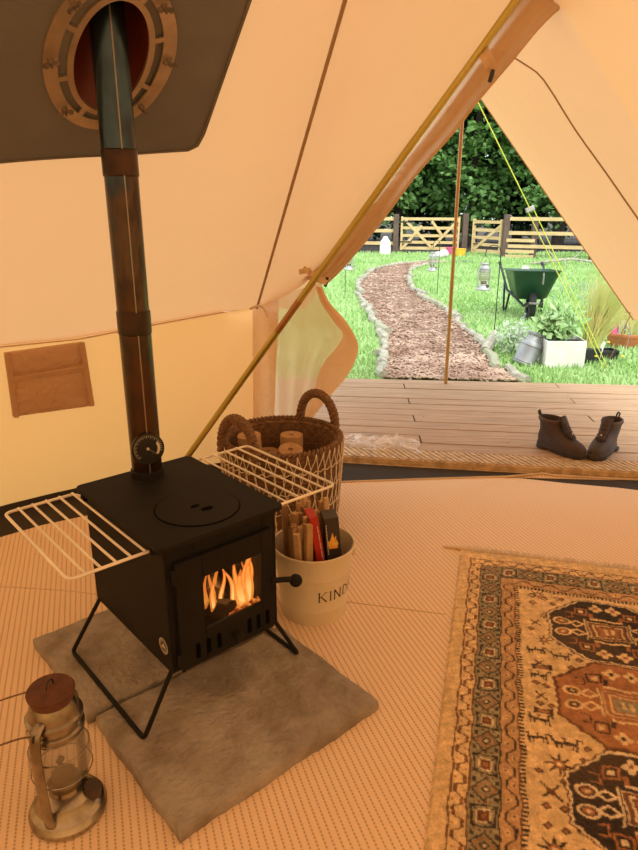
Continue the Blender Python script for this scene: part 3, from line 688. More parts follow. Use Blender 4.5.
DKC = mat('dark_pipe_joint', (.035, .024, .018), .35, .7, var=(.07, .035, .02), scale=20)
MB().lathe([(PR, .42), (PR+.0022, .423), (PR+.0022, .482), (PR, .485)], 40).build('joint', DKC, pp, smooth=30)
MB().lathe([(PR, .825), (PR+.0018, .828), (PR+.0018, .888), (PR, .891)], 40).build('joint', DKC, pp, smooth=30)
for a in (-1.25,):
    MB().box(-.0015, .0015, PR-.001, PR+.0012, .02, 1.75, Matrix.Rotation(PI+.45, 4, 'Z')).build('lock_seam', mat('seam_steel', (.30, .25, .21), .35, .7), pp)
td = (Vector((.40, -.92, 0))).normalized(); tpos = Vector((PIPE.x, PIPE.y, .662)) + td*(PR+.002)
th = thing('flue_thermometer', 'round black dial thermometer stuck on the bottom of the stove pipe', 'thermometer', tpos, math.atan2(td.y, td.x)+PI/2)
Mt = Matrix.Rotation(PI/2, 4, 'X') @ Matrix.Rotation(0, 4, 'Z')
b = MB(); b.lathe([(.046, 0), (.046, .005), (.0445, .006), (1e-4, .006)], 48, Mt); b.build('dial', mat('dial_black', (.012, .011, .01), .4), th, smooth=30)
b = MB(); b.lathe([(.0462, .004), (.0462, .007), (.044, .007), (.044, .005)], 48, Mt); b.build('bezel', mat('bezel_steel', (.06, .05, .042), .3, .8), th, smooth=30)
DW = mat('dial_white', (.70, .64, .52), .5)
b = MB()
for k in range(26):
    a = math.radians(225-k*9.5); L = .005 if k % 2 else .009
    b.box(.040-L, .040, -.0006, .0006, .0062, .0066, Mt @ Matrix.Rotation(a, 4, 'Z'))
b.build('tick_marks', DW, th)
b = MB(); rows = [[(r*math.cos(a), r*math.sin(a), .0064) for a in np.linspace(-.62, .55, 14)] for r in (.027, .034)]; b.grid(rows, M=Mt); b.build('heat_band', DW, th)
b = MB(); b.lathe([(.004, .006), (.004, .0085), (1e-4, .009)], 16, Mt); b.build('hub', DW, th)
b = MB(); b.box(-.0012, .0012, -.03, .006, .0068, .0076, Mt @ Matrix.Rotation(.9, 4, 'Z')); b.build('needle', mat('needle_steel', (.25, .2, .15), .4, .6), th)

# ------------------------------------------------------------------ hurricane lanterns
def make_lantern(label, loc, rz, tin=TIN, capm=RUST, bail='down', n=32):
    t = thing('hurricane_lantern', label, 'lantern', loc, rz); t.scale = (1, 1, 1.12) if bail == 'down' else (1, 1, 1)
    MB().lathe([(.001, .0), (.078, .0), (.084, .004), (.085, .014), (.079, .024), (.070, .028), (.066, .033), (.058, .05), (.044, .058), (.036, .06), (.034, .072), (.001, .074)], n).build('oil_tank', tin, t, smooth=35)
    MB().lathe([(.034, .070), (.036, .074), (.036, .082), (.028, .09), (.026, .098), (.001, .102)], n).build('burner', mat('burner_brass', (.20, .15, .09), .4, .7), t, smooth=35)
    MB().cyl((.014, -.055, .040), (.015, -.059, .062), .019, 18).build('filler_cap', mat('cap_dark', (.075, .048, .032), .6), t, smooth=30)
    MB().lathe([(.034, .086), (.046, .10), (.063, .125), (.067, .145), (.062, .17), (.055, .195), (.052, .212)], n).build('glass_globe', GLASS, t, smooth='all')
    for s_ in (-1, 1):
        pts = catmull([(s_*.070, 0, .022), (s_*.0745, 0, .06), (s_*.0785, 0, .13), (s_*.079, 0, .195), (s_*.075, 0, .232), (s_*.066, 0, .25), (s_*.050, 0, .256)], 5)
        b = MB(); rows = []
        for i, p in enumerate(pts):
            tt = (pts[min(i+1, len(pts)-1)]-pts[max(i-1, 0)]).normalized(); x = Vector((tt.z, 0, -tt.x))
            rows.append([p+x*(.006*math.cos(2*PI*k/10))+Vector((0,1,0))*((.0125 if bail == 'down' else .0105)*math.sin(2*PI*k/10)) for k in range(10)])
        b.grid(rows, closeu=True).build('side_tube', tin, t, smooth='all')
    MB().lathe([(.052, .210), (.060, .212), (.060, .219), (.054, .222), (.055, .236), (.060, .238), (.060, .245), (.053, .248), (.049, .266), (.040, .282)], n).build('chimney_hood', tin, t, smooth=35)
    MB().lathe([(.038, .276), (.044, .277), (.046, .290), (.049, .292), (.050, .299), (.046, .304), (.001, .307)], n).build('cap', capm, t, smooth=35)
    MB().tube(arc((0, 0, .307), .013, PI, 0, 10), .0018, 6).build('lift_ring', GUNM, t, smooth=True)
    wg = MB(); 
    for k in range(3):
        r = [.0565, .0635, .0645][k]; z = [.205, .168, .115][k]
        wg.tube([(r*math.cos(a), r*math.sin(a), z) for a in np.linspace(0, 2*PI, 28)[:-1]], .0016, 6, closed=True)
    wg.build('globe_guard', tin, t, smooth=True)
    wl = MB(); wl.lathe([(.008, 0), (.008, .014), (.001, .014)], 12, Matrix.Translation((.03, .03, .09)) @ Matrix.Rotation(1.2, 4, 'Y')); wl.build('wick_knob', mat('burner_brass', (.2, .15, .09)), t, smooth=30)
    for s_ in (-1, 1):
        MB().tube([(s_*.074+.007*math.cos(a), 0, .243+.007*math.sin(a)) for a in np.linspace(0, 2*PI, 12)[:-1]], .0017, 6, closed=True).build('bail_eye', GUNM, t, smooth=True)
    if bail == 'down':
        pts = catmull([(-.068, 0, .244), (-.085, .03, .248), (-.12, .10, .235), (-.135, .17, .215), (-.06, .225, .2), (.03, .20, .205), (.075, .10, .228), (.074, .03, .246), (.068, 0, .244)], 6)
    else:
        pts = [(.069*math.cos(a), 0, .244+.135*math.sin(a)) for a in np.linspace(0, PI, 20)]
    MB().tube(pts, .0018, 6).build('bail_handle', mat('bail_wire', (.16, .10, .05), .5, .5), t, smooth=True)
    return t
make_lantern('old tin hurricane lantern with a rusty cap standing on the matting', (-.572, 1.155, .006), math.radians(80))

# ------------------------------------------------------------------ kindling bucket
bc = thing('bucket', 'cream enamel bucket lettered KINDLING, full of sticks beside the stove', 'bucket', (-.018, 1.962, .006))
prof = [(.001, .004), (.108, .004), (.1085, .0), (.112, .0), (.113, .012), (.1135, .045), (.1155, .047), (.1155, .053), (.1145, .055), (.124, .165), (.126, .167), (.126, .173), (.125, .176), (.133, .243), (.1375, .245), (.139, .249), (.1375, .253), (.132, .252), (.131, .246), (.110, .02), (.001, .018)]
MB().lathe(prof, 56).build('pail', CREAM, bc, smooth=35)
b = MB(); b.tube([(-.137, 0, .235), (-.142, -.01, .21), (-.139, -.045, .17)], .003, 8); b.build('handle', GUNM, bc, smooth=True)
for s_ in (-1, 1): MB().box(s_*.133-.006, s_*.133+.006, -.014, .014, .205, .235).build('handle_lug', CREAM, bc, bevel=.003)
# lettering: flat strokes wrapped round the pail
GL = {'K': [((0,0),(0,1)), ((0,.42),(.62,1)), ((.2,.56),(.66,0))], 'I': [((0,0),(0,1))], 'N': [((0,0),(0,1)), ((0,1),(.66,0)), ((.66,0),(.66,1))],
      'D': [((0,0),(0,1)), ((0,1),(.34,.97)), ((.34,.97),(.6,.76)), ((.6,.76),(.66,.5)), ((.66,.5),(.6,.24)), ((.6,.24),(.34,.03)), ((.34,.03),(0,0))], 'L': [((0,0),(0,1)), ((0,0),(.5,0))],
      'G': [((.66,.8),(.42,1)), ((.42,1),(.14,.86)), ((.14,.86),(0,.5)), ((0,.5),(.14,.14)), ((.14,.14),(.42,0)), ((.42,0),(.66,.14)), ((.66,.14),(.66,.45)), ((.66,.45),(.42,.45))]}
WD = {'K': .66, 'I': .0, 'N': .66, 'D': .66, 'L': .5, 'G': .66}
b = MB(); s0 = 0; LH = .036
ang_start = math.radians(-81)
for ch in 'KINDLING':
    for (x0, y0), (x1, y1) in GL[ch]:
        pts = []
        vert = abs(x1-x0) < .1; wd = .0042 if (vert or (x1-x0)*(y1-y0) < 0) else .0022
        dx, dy = (x1-x0)*LH, (y1-y0)*LH; L = math.hypot(dx, dy); nx, ny = -dy/L*wd/2, dx/L*wd/2
        def P(x, y):
            z = .093+y; r = .1145+(.124-.1145)*(z-.055)/.11+.0012; a = ang_start+(s0+x)/r; return (r*math.cos(a), r*math.sin(a), z)
        q = [(x0*LH+nx, y0*LH+ny), (x0*LH-nx, y0*LH-ny), (x1*LH-nx, y1*LH-ny), (x1*LH+nx, y1*LH+ny)]
        b.add([P(*p) for p in q], [(0,1,2,3)])
    for (x0, y0) in [p for st_ in GL[ch] for p in st_ if p[1] in (0, 1) and ch in 'KINL']:
        q = [(x0*LH-.0045, y0*LH-.0009), (x0*LH+.0045, y0*LH-.0009), (x0*LH+.0045, y0*LH+.0009), (x0*LH-.0045, y0*LH+.0009)]; b.add([P(*p) for p in q], [(0,1,2,3)])
    s0 += WD[ch]*LH+.0155
b.build('lettering', INK, bc)
def stick(x, y, lx, ly, L, wd, m, rz, z0=.03):
    b = MB(); b.box(-wd/2, wd/2, -wd*.4, wd*.4, 0, L)
    b.v = [(p[0]+(random.uniform(-.002, .002)), p[1]+random.uniform(-.002, .002), p[2]+random.uniform(-.003, .003)) for p in b.v]
    o = b.build('kindling_stick', m, bevel=.0015); o.location = (bc.location.x+x, bc.location.y+y, z0); o.rotation_euler = (ly, lx, rz)
    return tag(o, 'split wooden kindling stick standing in the cream bucket', 'kindling stick', 'kindling sticks in the bucket')
rs = random.Random(3); spots = []
for _ in range(900):
    if len(spots) >= 46: break
    a, r = rs.uniform(0, 2*PI), .099*math.sqrt(rs.random()); x, y = r*math.cos(a), r*math.sin(a)
    if x > -.004 and y < .062: continue
    if all(math.hypot(x-p, y-q) > .0195 for p, q in spots): spots.append((x, y))
for i, (x, y) in enumerate(spots):
    stick(x*.86, y*.86, x*.30+rs.uniform(-.05, .05), -y*.26+rs.uniform(-.05, .05), rs.uniform(.27, .355)+(y*.25), rs.uniform(.015, .024), KIND[i % 3], rs.uniform(-.9, .9))
# boxed firelighters beside the sticks: a red one and a dark one with a flame picture
fb = thing('firelighter_box', 'narrow red firelighter packet standing among the kindling in the bucket', 'firelighter box', (bc.location.x+.036, bc.location.y-.012, .085), math.radians(12))
fb.rotation_euler = (0, math.radians(-9), math.radians(14))
MB().box(-.015, .013, -.040, .03, 0, .295).build('carton', mat('red_card', (.50, .028, .02), .5), fb, bevel=.001)
b = MB()
for k in range(16): b.box(.004, .0075, -.0457, -.045, .14+k*.0078, .14+k*.0078+(.005 if k % 4 else .002))
b.build('lettering', DW, fb)
b = MB()
fb2 = thing('firelighter_box', 'dark firelighter box with an orange flame picture leaning in the bucket', 'firelighter box', (bc.location.x+.073, bc.location.y-.004, .085), math.radians(-12))
fb2.rotation_euler = (0, math.radians(-5), math.radians(10))
MB().box(-.022, .026, -.036, .03, 0, .280).build('carton', mat('dark_card', (.045, .036, .03), .45), fb2, bevel=.001)
b = MB(); Mf = Matrix.Translation((.002, -.0363, .17)) @ Matrix.Rotation(PI/2, 4, 'X')
b.prism([(-.014, 0), (.012, 0), (.016, .018), (.010, .034), (.011, .046), (.004, .036), (.0, .058), (-.006, .04), (-.012, .026), (-.017, .03), (-.017, .012)], 0, .0006, Mf); b.build('flame_picture', mat('flame_print', (.85, .33, .03), .5, var=(.9, .6, .12), scale=60), fb2)
b = MB()
for k in range(13): b.box(-.0185, -.0155, -.0367, -.036, .15+k*.0085, .15+k*.0085+.0055)
b.build('lettering', DW, fb2)

# ------------------------------------------------------------------ wicker basket and heat logs
BK = Vector((-.155, 2.585, .006)); RB = .248
bk = thing('wicker_basket', 'round dark wicker basket with loop handles and white cord netting', 'basket', BK)
nrow = 26; prof = []
for i in range(nrow):
    z = .008+.39*i/nrow; base = RB-.022*(1-i/nrow)
    prof += [(base-.004, z), (base+.004, z+.0035), (base+.005, z+.0075), (base+.004, z+.0115)]
out = prof+[(RB+.002, .400), (RB-.004, .408), (RB-.014, .404)]
for i in range(nrow-1, -1, -1):
    z = .010+.39*i/nrow; base = RB-.022-.022*(1-i/nrow); out += [(base+.003, z+.012), (base-.004, z+.006)]
out = [(.001, 0), (RB-.03, 0)]+out+[(.001, .012)]
n_ = 96; rows = []
for k_, (r, z) in enumerate(out):
    rows.append([((r+(.0035*math.sin(2*PI*j/n_*24+(k_//4)*PI) if 3 < k_ < len(out)-3 else 0))*math.cos(2*PI*j/n_), (r+(.0035*math.sin(2*PI*j/n_*24+(k_//4)*PI) if 3 < k_ < len(out)-3 else 0))*math.sin(2*PI*j/n_), z) for j in range(n_)])
MB().grid(rows, closeu=True).build('basket_body', WICKER, bk, smooth='all')
b = MB()                                             # twisted rim
for ph in (0, PI):
    b.tube([((RB-.006+.008*math.cos(a*40+ph))*math.cos(a), (RB-.006+.008*math.cos(a*40+ph))*math.sin(a), .404+.008*math.sin(a*40+ph)) for a in np.linspace(0, 2*PI, 401)[:-1]], .007, 6, closed=True)
b.build('rim', WICKER, bk, smooth='all')
def bhandle(phi, w_):
    c = Vector(((RB-.008)*math.cos(phi), (RB-.008)*math.sin(phi), .385)); tx = Vector((-math.sin(phi), math.cos(phi), 0)); b = MB()
    base = [c+tx*(w_*math.cos(a))+Vector((0,0,1))*(.150*max(0, math.sin(a))**.85) for a in np.linspace(0, PI, 90)]
    for ph in (0, 2*PI/3, 4*PI/3):
        pts = []
        for i, p in enumerate(base):
            t_ = (base[min(i+1, 89)]-base[max(i-1, 0)]).normalized(); rad = tx.cross(Vector((0,0,1))); q = t_.cross(rad).normalized(); a = i*.5+ph
            pts.append(p+rad*(.010*math.cos(a))+q*(.010*math.sin(a)))
        b.tube(pts, .0112, 7)
    b.build('handle', WICKER, bk, smooth='all')
bhandle(math.radians(52), .098); bhandle(math.radians(228), .098)
b = MB(); NC = 44
for k in range(NC):
    a0 = 2*PI*k/NC
    for d_ in (1, -1):
        pts = []
        for i in range(13):
            t = i/12; a = a0+d_*(2*PI/NC)*(.5*(1-math.cos(t*PI*4)))*.6+.02*math.sin(k*7+i); z = .405-.375*t; r = RB+.012-.022*t; pts.append((r*math.cos(a), r*math.sin(a), z))
        b.tube(pts, .0021, 5)
for z in (.33, .245, .16, .08):
    b.tube([((RB+.011-.022*(.4-z)/.4)*math.cos(a), (RB+.011-.022*(.4-z)/.4)*math.sin(a), z+.004*math.sin(a*NC)) for a in np.linspace(0, 2*PI, 177)[:-1]], .0024, 5, closed=True)
b.build('cord_netting', CORD, bk, smooth='all')
def heatlog(x, y, L, tx, ty, label):
    b = MB(); b.lathe([(.011, 0), (.047, 0), (.049, .003), (.049, L-.003), (.047, L), (.011, L), (.011, 0)], 28)
    o = b.build('briquette_log', HEATLOG, smooth=35); o.location = (BK.x+x, BK.y+y, BK.z+.02); o.rotation_euler = (tx, ty, 0); return tag(o, label, 'briquette log', 'briquette logs in the basket')
heatlog(.03, .09, .36, 0, .02, 'sawdust briquette log with a centre hole standing at the back of the basket')
heatlog(.02, -.045, .385, .22, .06, 'tilted sawdust briquette log at the front of the basket')
heatlog(-.115, .035, .385, .05, -.06, 'sawdust briquette log beside the nearer handle of the basket')
heatlog(.13, .0, .26, .0, .05, 'shorter sawdust briquette log low under the taller basket handle')
heatlog(-.07, .13, .27, 0, 0, 'short sawdust briquette log low against the back wall of the basket')

# ------------------------------------------------------------------ patterned rug
RU = np.array([.967, -.255]); RV = np.array([-.255, -.967]); RO = np.array([.552, 2.37])+RU*.018+RV*.02
RW, RL = .99, 1.56
def rug():
    du = .003; nu, nv = int(RW/du), int(RL/du)
    u = (np.arange(nu)+.5)*du; v = (np.arange(nv)+.5)*du; U, V = np.meshgrid(u, v); U0, V0 = U, V
    U = U+.0022*np.sin(V*37+1.3*np.sin(U*21))+.0016*np.sin(V*83+U*40); V = V+.0024*np.sin(U*33+1.7*np.sin(V*17))+.0016*np.sin(U*91-V*30)
    Us = np.minimum(U, RW-U); Vs = np.minimum(V, RL-V)
    tan = np.array([.70, .51, .29]); dark = np.array([.040, .028, .024]); rust = np.array([.36, .16, .075]); green = np.array([.33, .29, .19]); brown = np.array([.16, .07, .035]); cream = np.array([.74, .60, .42])
    C = np.tile(tan, (nv, nu, 1))
    nz = np.sin(U*190+3*np.sin(V*60))*np.sin(V*170+2*np.sin(U*80))
    def put(mask, col): C[mask] = col
    # border distance: side bands and (wider) end bands
    vb = Vs*(.225/.235)
    D = np.minimum(Us, vb-.012); along = np.where(Us < vb-.012, V, U)
    vine = (D > .044) & (D <= .086); put(vine, tan*1.04); put(((D > .042) & (D < .047)) | ((D > .083) & (D < .088)), brown)
    put(vine & (np.abs(D-.065-.0125*np.sin(along*2*PI/.062)-.003*np.sin(along*6*PI/.062)) < .0042), brown)
    put(vine & (np.hypot(((along/.031+.0) % 1-.5)*.031, np.abs(D-.065)-.011) < .0028), rust)
    gb = (D > .088) & (D <= .158); put(gb, green)
    cell = (along % .074)/.074; cx = (cell-.5)*.074; cy = D-.123; ci = np.floor(along/.074).astype(int)
    dm = np.maximum(np.abs(cx), np.abs(cy)); di = np.abs(cx)+np.abs(cy)
    alt = (ci % 2 == 0)
    put(gb & alt & (dm < .030) & (dm > .025), dark); put(gb & alt & (dm < .018) & (dm > .014), cream); put(gb & alt & (dm < .014), brown); put(gb & alt & (dm < .006), rust)
    put(gb & alt & (np.abs(np.abs(cx)-np.abs(cy)) < .003) & (dm > .016) & (dm < .025), dark)
    put(gb & ~alt & (di < .036) & (di > .030), dark); put(gb & ~alt & (di < .026) & (di > .020), rust); put(gb & ~alt & (di < .013), dark); put(gb & ~alt & (di < .006), cream)
    put(gb & ~alt & (np.abs(cy) > .022) & (np.abs(cx) > .018) & (dm < .031), dark*1.4)
    put(gb & (np.abs(cx) > .0335) & (np.abs(cy) < .02) & (np.sin(cy*520) > 0), brown)
    put((D > .156) & (D < .160), dark)
    rb_ = (D > .160) & (D <= .206); put(rb_, rust*.55+tan*.45)
    c2 = (along % .044)/.044; ex = (c2-.5)*.044; ey = D-.183
    put(rb_ & (np.abs(ey-.011*np.clip(1.5*np.sin(along*2*PI/.088), -1, 1)) < .003), dark)
    put(rb_ & (np.hypot(ex, ey+.008*np.sin(along*2*PI/.088)) < .007), tan); put(rb_ & (np.hypot(ex, ey+.008*np.sin(along*2*PI/.088)) < .0038), brown)
    put((D > .203) & (D < .207), brown)
    put((D > .207) & (D <= .220) & (np.sin(along*2*PI/.0125) > -.2), dark); 
    field = D > .220
    F = field
    ucx = RW/2; cen = [.43, .775, 1.12]
    # scattered small motifs on the field
    rs = np.random.default_rng(5)
    def diamond(x, y, r, c1, c2): 
        d_ = np.abs(U-x)+np.abs(V-y)*1.15; put(F & (d_ < r), c1); put(F & (d_ < r*.55), c2)
    def star(x, y, r, c1):
        dx, dy = U-x, V-y; R = np.hypot(dx, dy); A = np.arctan2(dy, dx); put(F & (R < r*(.42+.58*np.abs(np.cos(A*4))**6)), c1); put(F & (R < r*.36), rust); put(F & (R < r*.16), cream)
    def beast(x, y, s, f=1):
        for bx0, bx1, by0, by1 in ((-.030, .026, -.006, .004), (-.030, -.024, .0, .022), (-.018, -.013, .0, .018), (.012, .017, .0, .018), (.022, .028, .0, .022), (.022, .027, -.022, -.002), (.024, .040, -.026, -.019), (.036, .040, -.026, -.012), (-.034, -.029, -.02, .0), (-.040, -.030, -.022, -.017), (-.006, -.002, -.018, -.004), (-.010, .002, -.02, -.016)):
            x0, x1 = sorted((x+f*bx0*s, x+f*bx1*s)); put(F & (U > x0) & (U < x1) & (V > y+by0*s) & (V < y+by1*s), dark*1.2)
    def cross(x, y, s):
        dx, dy = U-x, V-y; put(F & (np.abs(np.abs(dx)-np.abs(dy)) < .0035) & (np.hypot(dx, dy) < s), dark*1.3); put(F & (np.hypot(dx, dy) < s*.3), brown)
    def mir(fn, x, *a): fn(x, *a); fn(RW-x, *a)
    for (x, y) in ((.265, .275), (.30, .285), (.345, .27), (.262, .32)): mir(diamond, x, y, .016, brown, tan*.8)
    for (x, y, r) in ((.285, .265, .026), (.29, .52, .028), (.30, 1.03, .038), (.275, 1.27, .038), (.30, .385, .022)): mir(star, x, y, r, dark*1.3)
    for (x, y, s) in ((.268, .585, .8), (.335, .595, .85), (.268, .705, .85), (.262, .885, .9), (.32, .955, 1.0), (.255, .955, .8)):
        beast(x, y, s); beast(RW-x, y, s, -1)
    for (x, y, s) in ((.275, 1.115, .030), (.27, .43, .02), (.27, .645, .018), (.268, .79, .022)): mir(cross, x, y, s)
    for (x, y) in ((.26, .74), (.285, .745), (.26, .82), (.29, .825), (.36, .645), (.375, .56), (.385, .60), (.36, 1.0), (.37, .955), (.26, 1.16), (.30, 1.155), (.26, 1.21), (.30, 1.215), (.33, 1.26), (.25, 1.06), (.31, 1.08), (.33, .31), (.25, .47), (.34, .53), (.36, .27), (.355, 1.28)): mir(diamond, x, y, .013, dark*1.6, rust)
    for (x, y) in ((.275, .665), (.27, .85)):
        for X in (x, RW-x):
            dx, dy = U-X, V-y; put(F & (np.abs(dx) < .028) & (np.abs(dy) < .008+.4*np.maximum(0, np.abs(dx)-.012)), dark*1.3); put(F & (np.abs(dx) < .018) & (np.abs(dy) < .004), rust)
    for i, cv in enumerate(cen):
        dx, dy = np.abs(U-ucx), np.abs(V-cv); hw = .188
        s_ = np.maximum(dx/hw, np.maximum(dy/.172, (dx/hw+dy/.172)/1.42))
        wob = 1+.012*np.sin(V*260)
        put(F & (s_ < 1.0*wob), brown*.7); put(F & (s_ < .975*wob), cream if i != 1 else brown); ground = (dark, rust, dark)[i]
        put(F & (s_ < .945*wob), ground); inn = F & (s_ < .93)
        acc = (rust, dark, rust)[i]; lt = (tan, tan, cream)[i]
        # hooked scrolls and flowers inside
        for sx in (-1, 1):
            for sy in (-1, 1):
                X, Y = ucx+sx*.142, cv+sy*.030; r = np.hypot((U-X)/1.25, V-Y); put(inn & (r < .021) & (r > .015), lt); put(inn & (r < .011), acc); put(inn & (r < .005), lt)
                X, Y = ucx+sx*.098, cv+sy*.024; put(inn & (np.abs(np.abs(U-X)*.7+np.abs(V-Y)-.016) < .0042), lt)
                X, Y = ucx+sx*.075, cv+sy*.098; put(inn & (np.maximum(np.abs(U-X), np.abs(V-Y)) < .021) & (np.maximum(np.abs(U-X), np.abs(V-Y)) > .015), acc); put(inn & (np.maximum(np.abs(U-X), np.abs(V-Y)) < .008), lt)
                X, Y = ucx+sx*.118, cv+sy*.075; put(inn & (np.maximum(np.abs(U-X), np.abs(V-Y)*1.1) < .018) & (np.maximum(np.abs(U-X), np.abs(V-Y)) > .0125) & ((U-X)*sx < .008), acc)
                X, Y = ucx+sx*.028, cv+sy*.125; A = np.arctan2(V-Y, U-X); r = np.hypot(U-X, V-Y); put(inn & (r < .024*(.45+.55*np.abs(np.cos(2*A)))), lt); put(inn & (r < .007), acc)
                X, Y = ucx+sx*.045, cv+sy*.075; put(inn & (np.abs(U-X) < .006) & (np.abs(V-Y) < .018), acc)
        rc = np.maximum(np.abs(U-ucx)/1.35, np.abs(V-cv)); rcm = inn
        put(rcm & (rc < .046), lt*.8); put(rcm & (rc < .0425), (brown, ground, brown)[i]); put(rcm & (rc < .034) & (rc > .029), lt*.9); put(rcm & (rc < .024), (rust, green*.9, rust)[i]); put(rcm & (rc < .014) & (np.sin(U*300) > 0), tan)
        put(inn & (dx < .05) & (np.abs(dy-.062) < .004), lt); put(inn & (dx > .066) & (dx < .072) & (dy < .055), lt*.9)
    # pile speckle and wear
    C *= (1+.16*nz[..., None]*.5+.13*rs.standard_normal(U.shape)[..., None])
    blot = np.sin(U*57+2.1*np.sin(V*43))*np.sin(V*61+1.9*np.sin(U*37))+.6*np.sin(U*140+V*90)*np.sin(V*150-U*70); C *= (1+.16*blot)[..., None]
    K_ = C.copy(); C[1:-1, 1:-1] = .5*K_[1:-1, 1:-1]+.125*(K_[:-2, 1:-1]+K_[2:, 1:-1]+K_[1:-1, :-2]+K_[1:-1, 2:])
    wear = np.sin(U*9+2*np.sin(V*5))*np.sin(V*7+1.3); C += (np.array([.10, .06, .025])*np.clip(wear, 0, 1)[..., None]*.45)
    C = np.clip(C, .01, 1)
    # mesh: one face per knot
    gu, gv = np.arange(nu+1)*du, np.arange(nv+1)*du; GU, GV = np.meshgrid(gu, gv)
    X = RO[0]+RU[0]*GU+RV[0]*GV; Y = RO[1]+RU[1]*GU+RV[1]*GV
    Z = .014+.0012*RNG.standard_normal(GU.shape)+.004*np.sin(GV*5+GU*3)**2*(np.minimum(GU, .2)/.2)
    Z[(GU < .004) | (GV < .004) | (GU > RW-.004) | (GV > RL-.004)] = .007
    vs_ = np.stack([X, Y, Z], -1).reshape(-1, 3); idx = np.arange((nu+1)*(nv+1)).reshape(nv+1, nu+1)
    fs_ = np.stack([idx[:-1, :-1], idx[1:, :-1], idx[1:, 1:], idx[:-1, 1:]], -1).reshape(-1, 4)
    me = bpy.data.meshes.new('pile'); me.vertices.add(len(vs_)); me.vertices.foreach_set('co', vs_.ravel()); me.loops.add(fs_.size); me.loops.foreach_set('vertex_index', fs_.ravel().astype(np.int32))
    me.polygons.add(len(fs_)); me.polygons.foreach_set('loop_start', np.arange(0, fs_.size, 4, dtype=np.int32)); me.update(calc_edges=True)
    at_ = me.color_attributes.new('weave', 'FLOAT_COLOR', 'CORNER'); cc = np.concatenate([C.reshape(-1, 3), np.ones((nu*nv, 1))], 1); at_.data.foreach_set('color', np.repeat(cc, 4, 0).astype(np.float32).ravel())
    m = bpy.data.materials.new('rug_pile'); m.use_nodes = True; nt = m.node_tree; p = nt.nodes['Principled BSDF']; p.inputs['Roughness'].default_value = .95; p.inputs['Specular IOR Level'].default_value = .15
    p.inputs['Sheen Weight'].default_value = .15
    ca = nt.nodes.new('ShaderNodeVertexColor'); ca.layer_name = 'weave'; nt.links.new(ca.outputs[0], p.inputs['Base Color']); me.materials.append(m)
    r = thing('rug', 'worn oriental rug with dark and rust octagon medallions on tan field', 'rug')
    o = bpy.data.objects.new('pile', me); COL.objects.link(o); o.parent = r
    q = random.Random(4); FR = mat('rug_fringe', (.72, .56, .38), .95)
    for end in (0, 1):
        b = MB(); s_ = 1 if end else -1
        rows = [[tuple(RO+RU*(RW*j/60)+RV*((RL if end else 0)+s_*o_))+(z_,) for j in range(61)] for o_, z_ in ((-.004, .009), (.004, .010), (.010, .008))]; b.grid(rows)
        for k in range(150):
            uu = -.004+(RW+.008)*(k+.5)/150; P0 = RO+RU*uu+RV*(RL if end else 0)
            sk = q.uniform(-.006, .018); pts = []
            for i in range(4):
                t = i/3; xy = P0+RV*(s_*.042*t*q.uniform(.85, 1.1))+RU*(sk*t*t); pts.append((xy[0], xy[1], .0085+.006*math.sin(PI*t*.8)))
            b.tube(pts, [.0036, .0034, .0028, .0022], 5)
        if not end: b.tube([tuple(RO+RU*.02+RV*-.012)+(.012,), tuple(RO-RU*.03+RV*-.014)+(.013,), tuple(RO-RU*.07+RV*-.010)+(.011,)], [.008, .006, .002], 6)
        tag(b.build('fringe', FR, r, smooth='all'), kind='stuff')
rug()

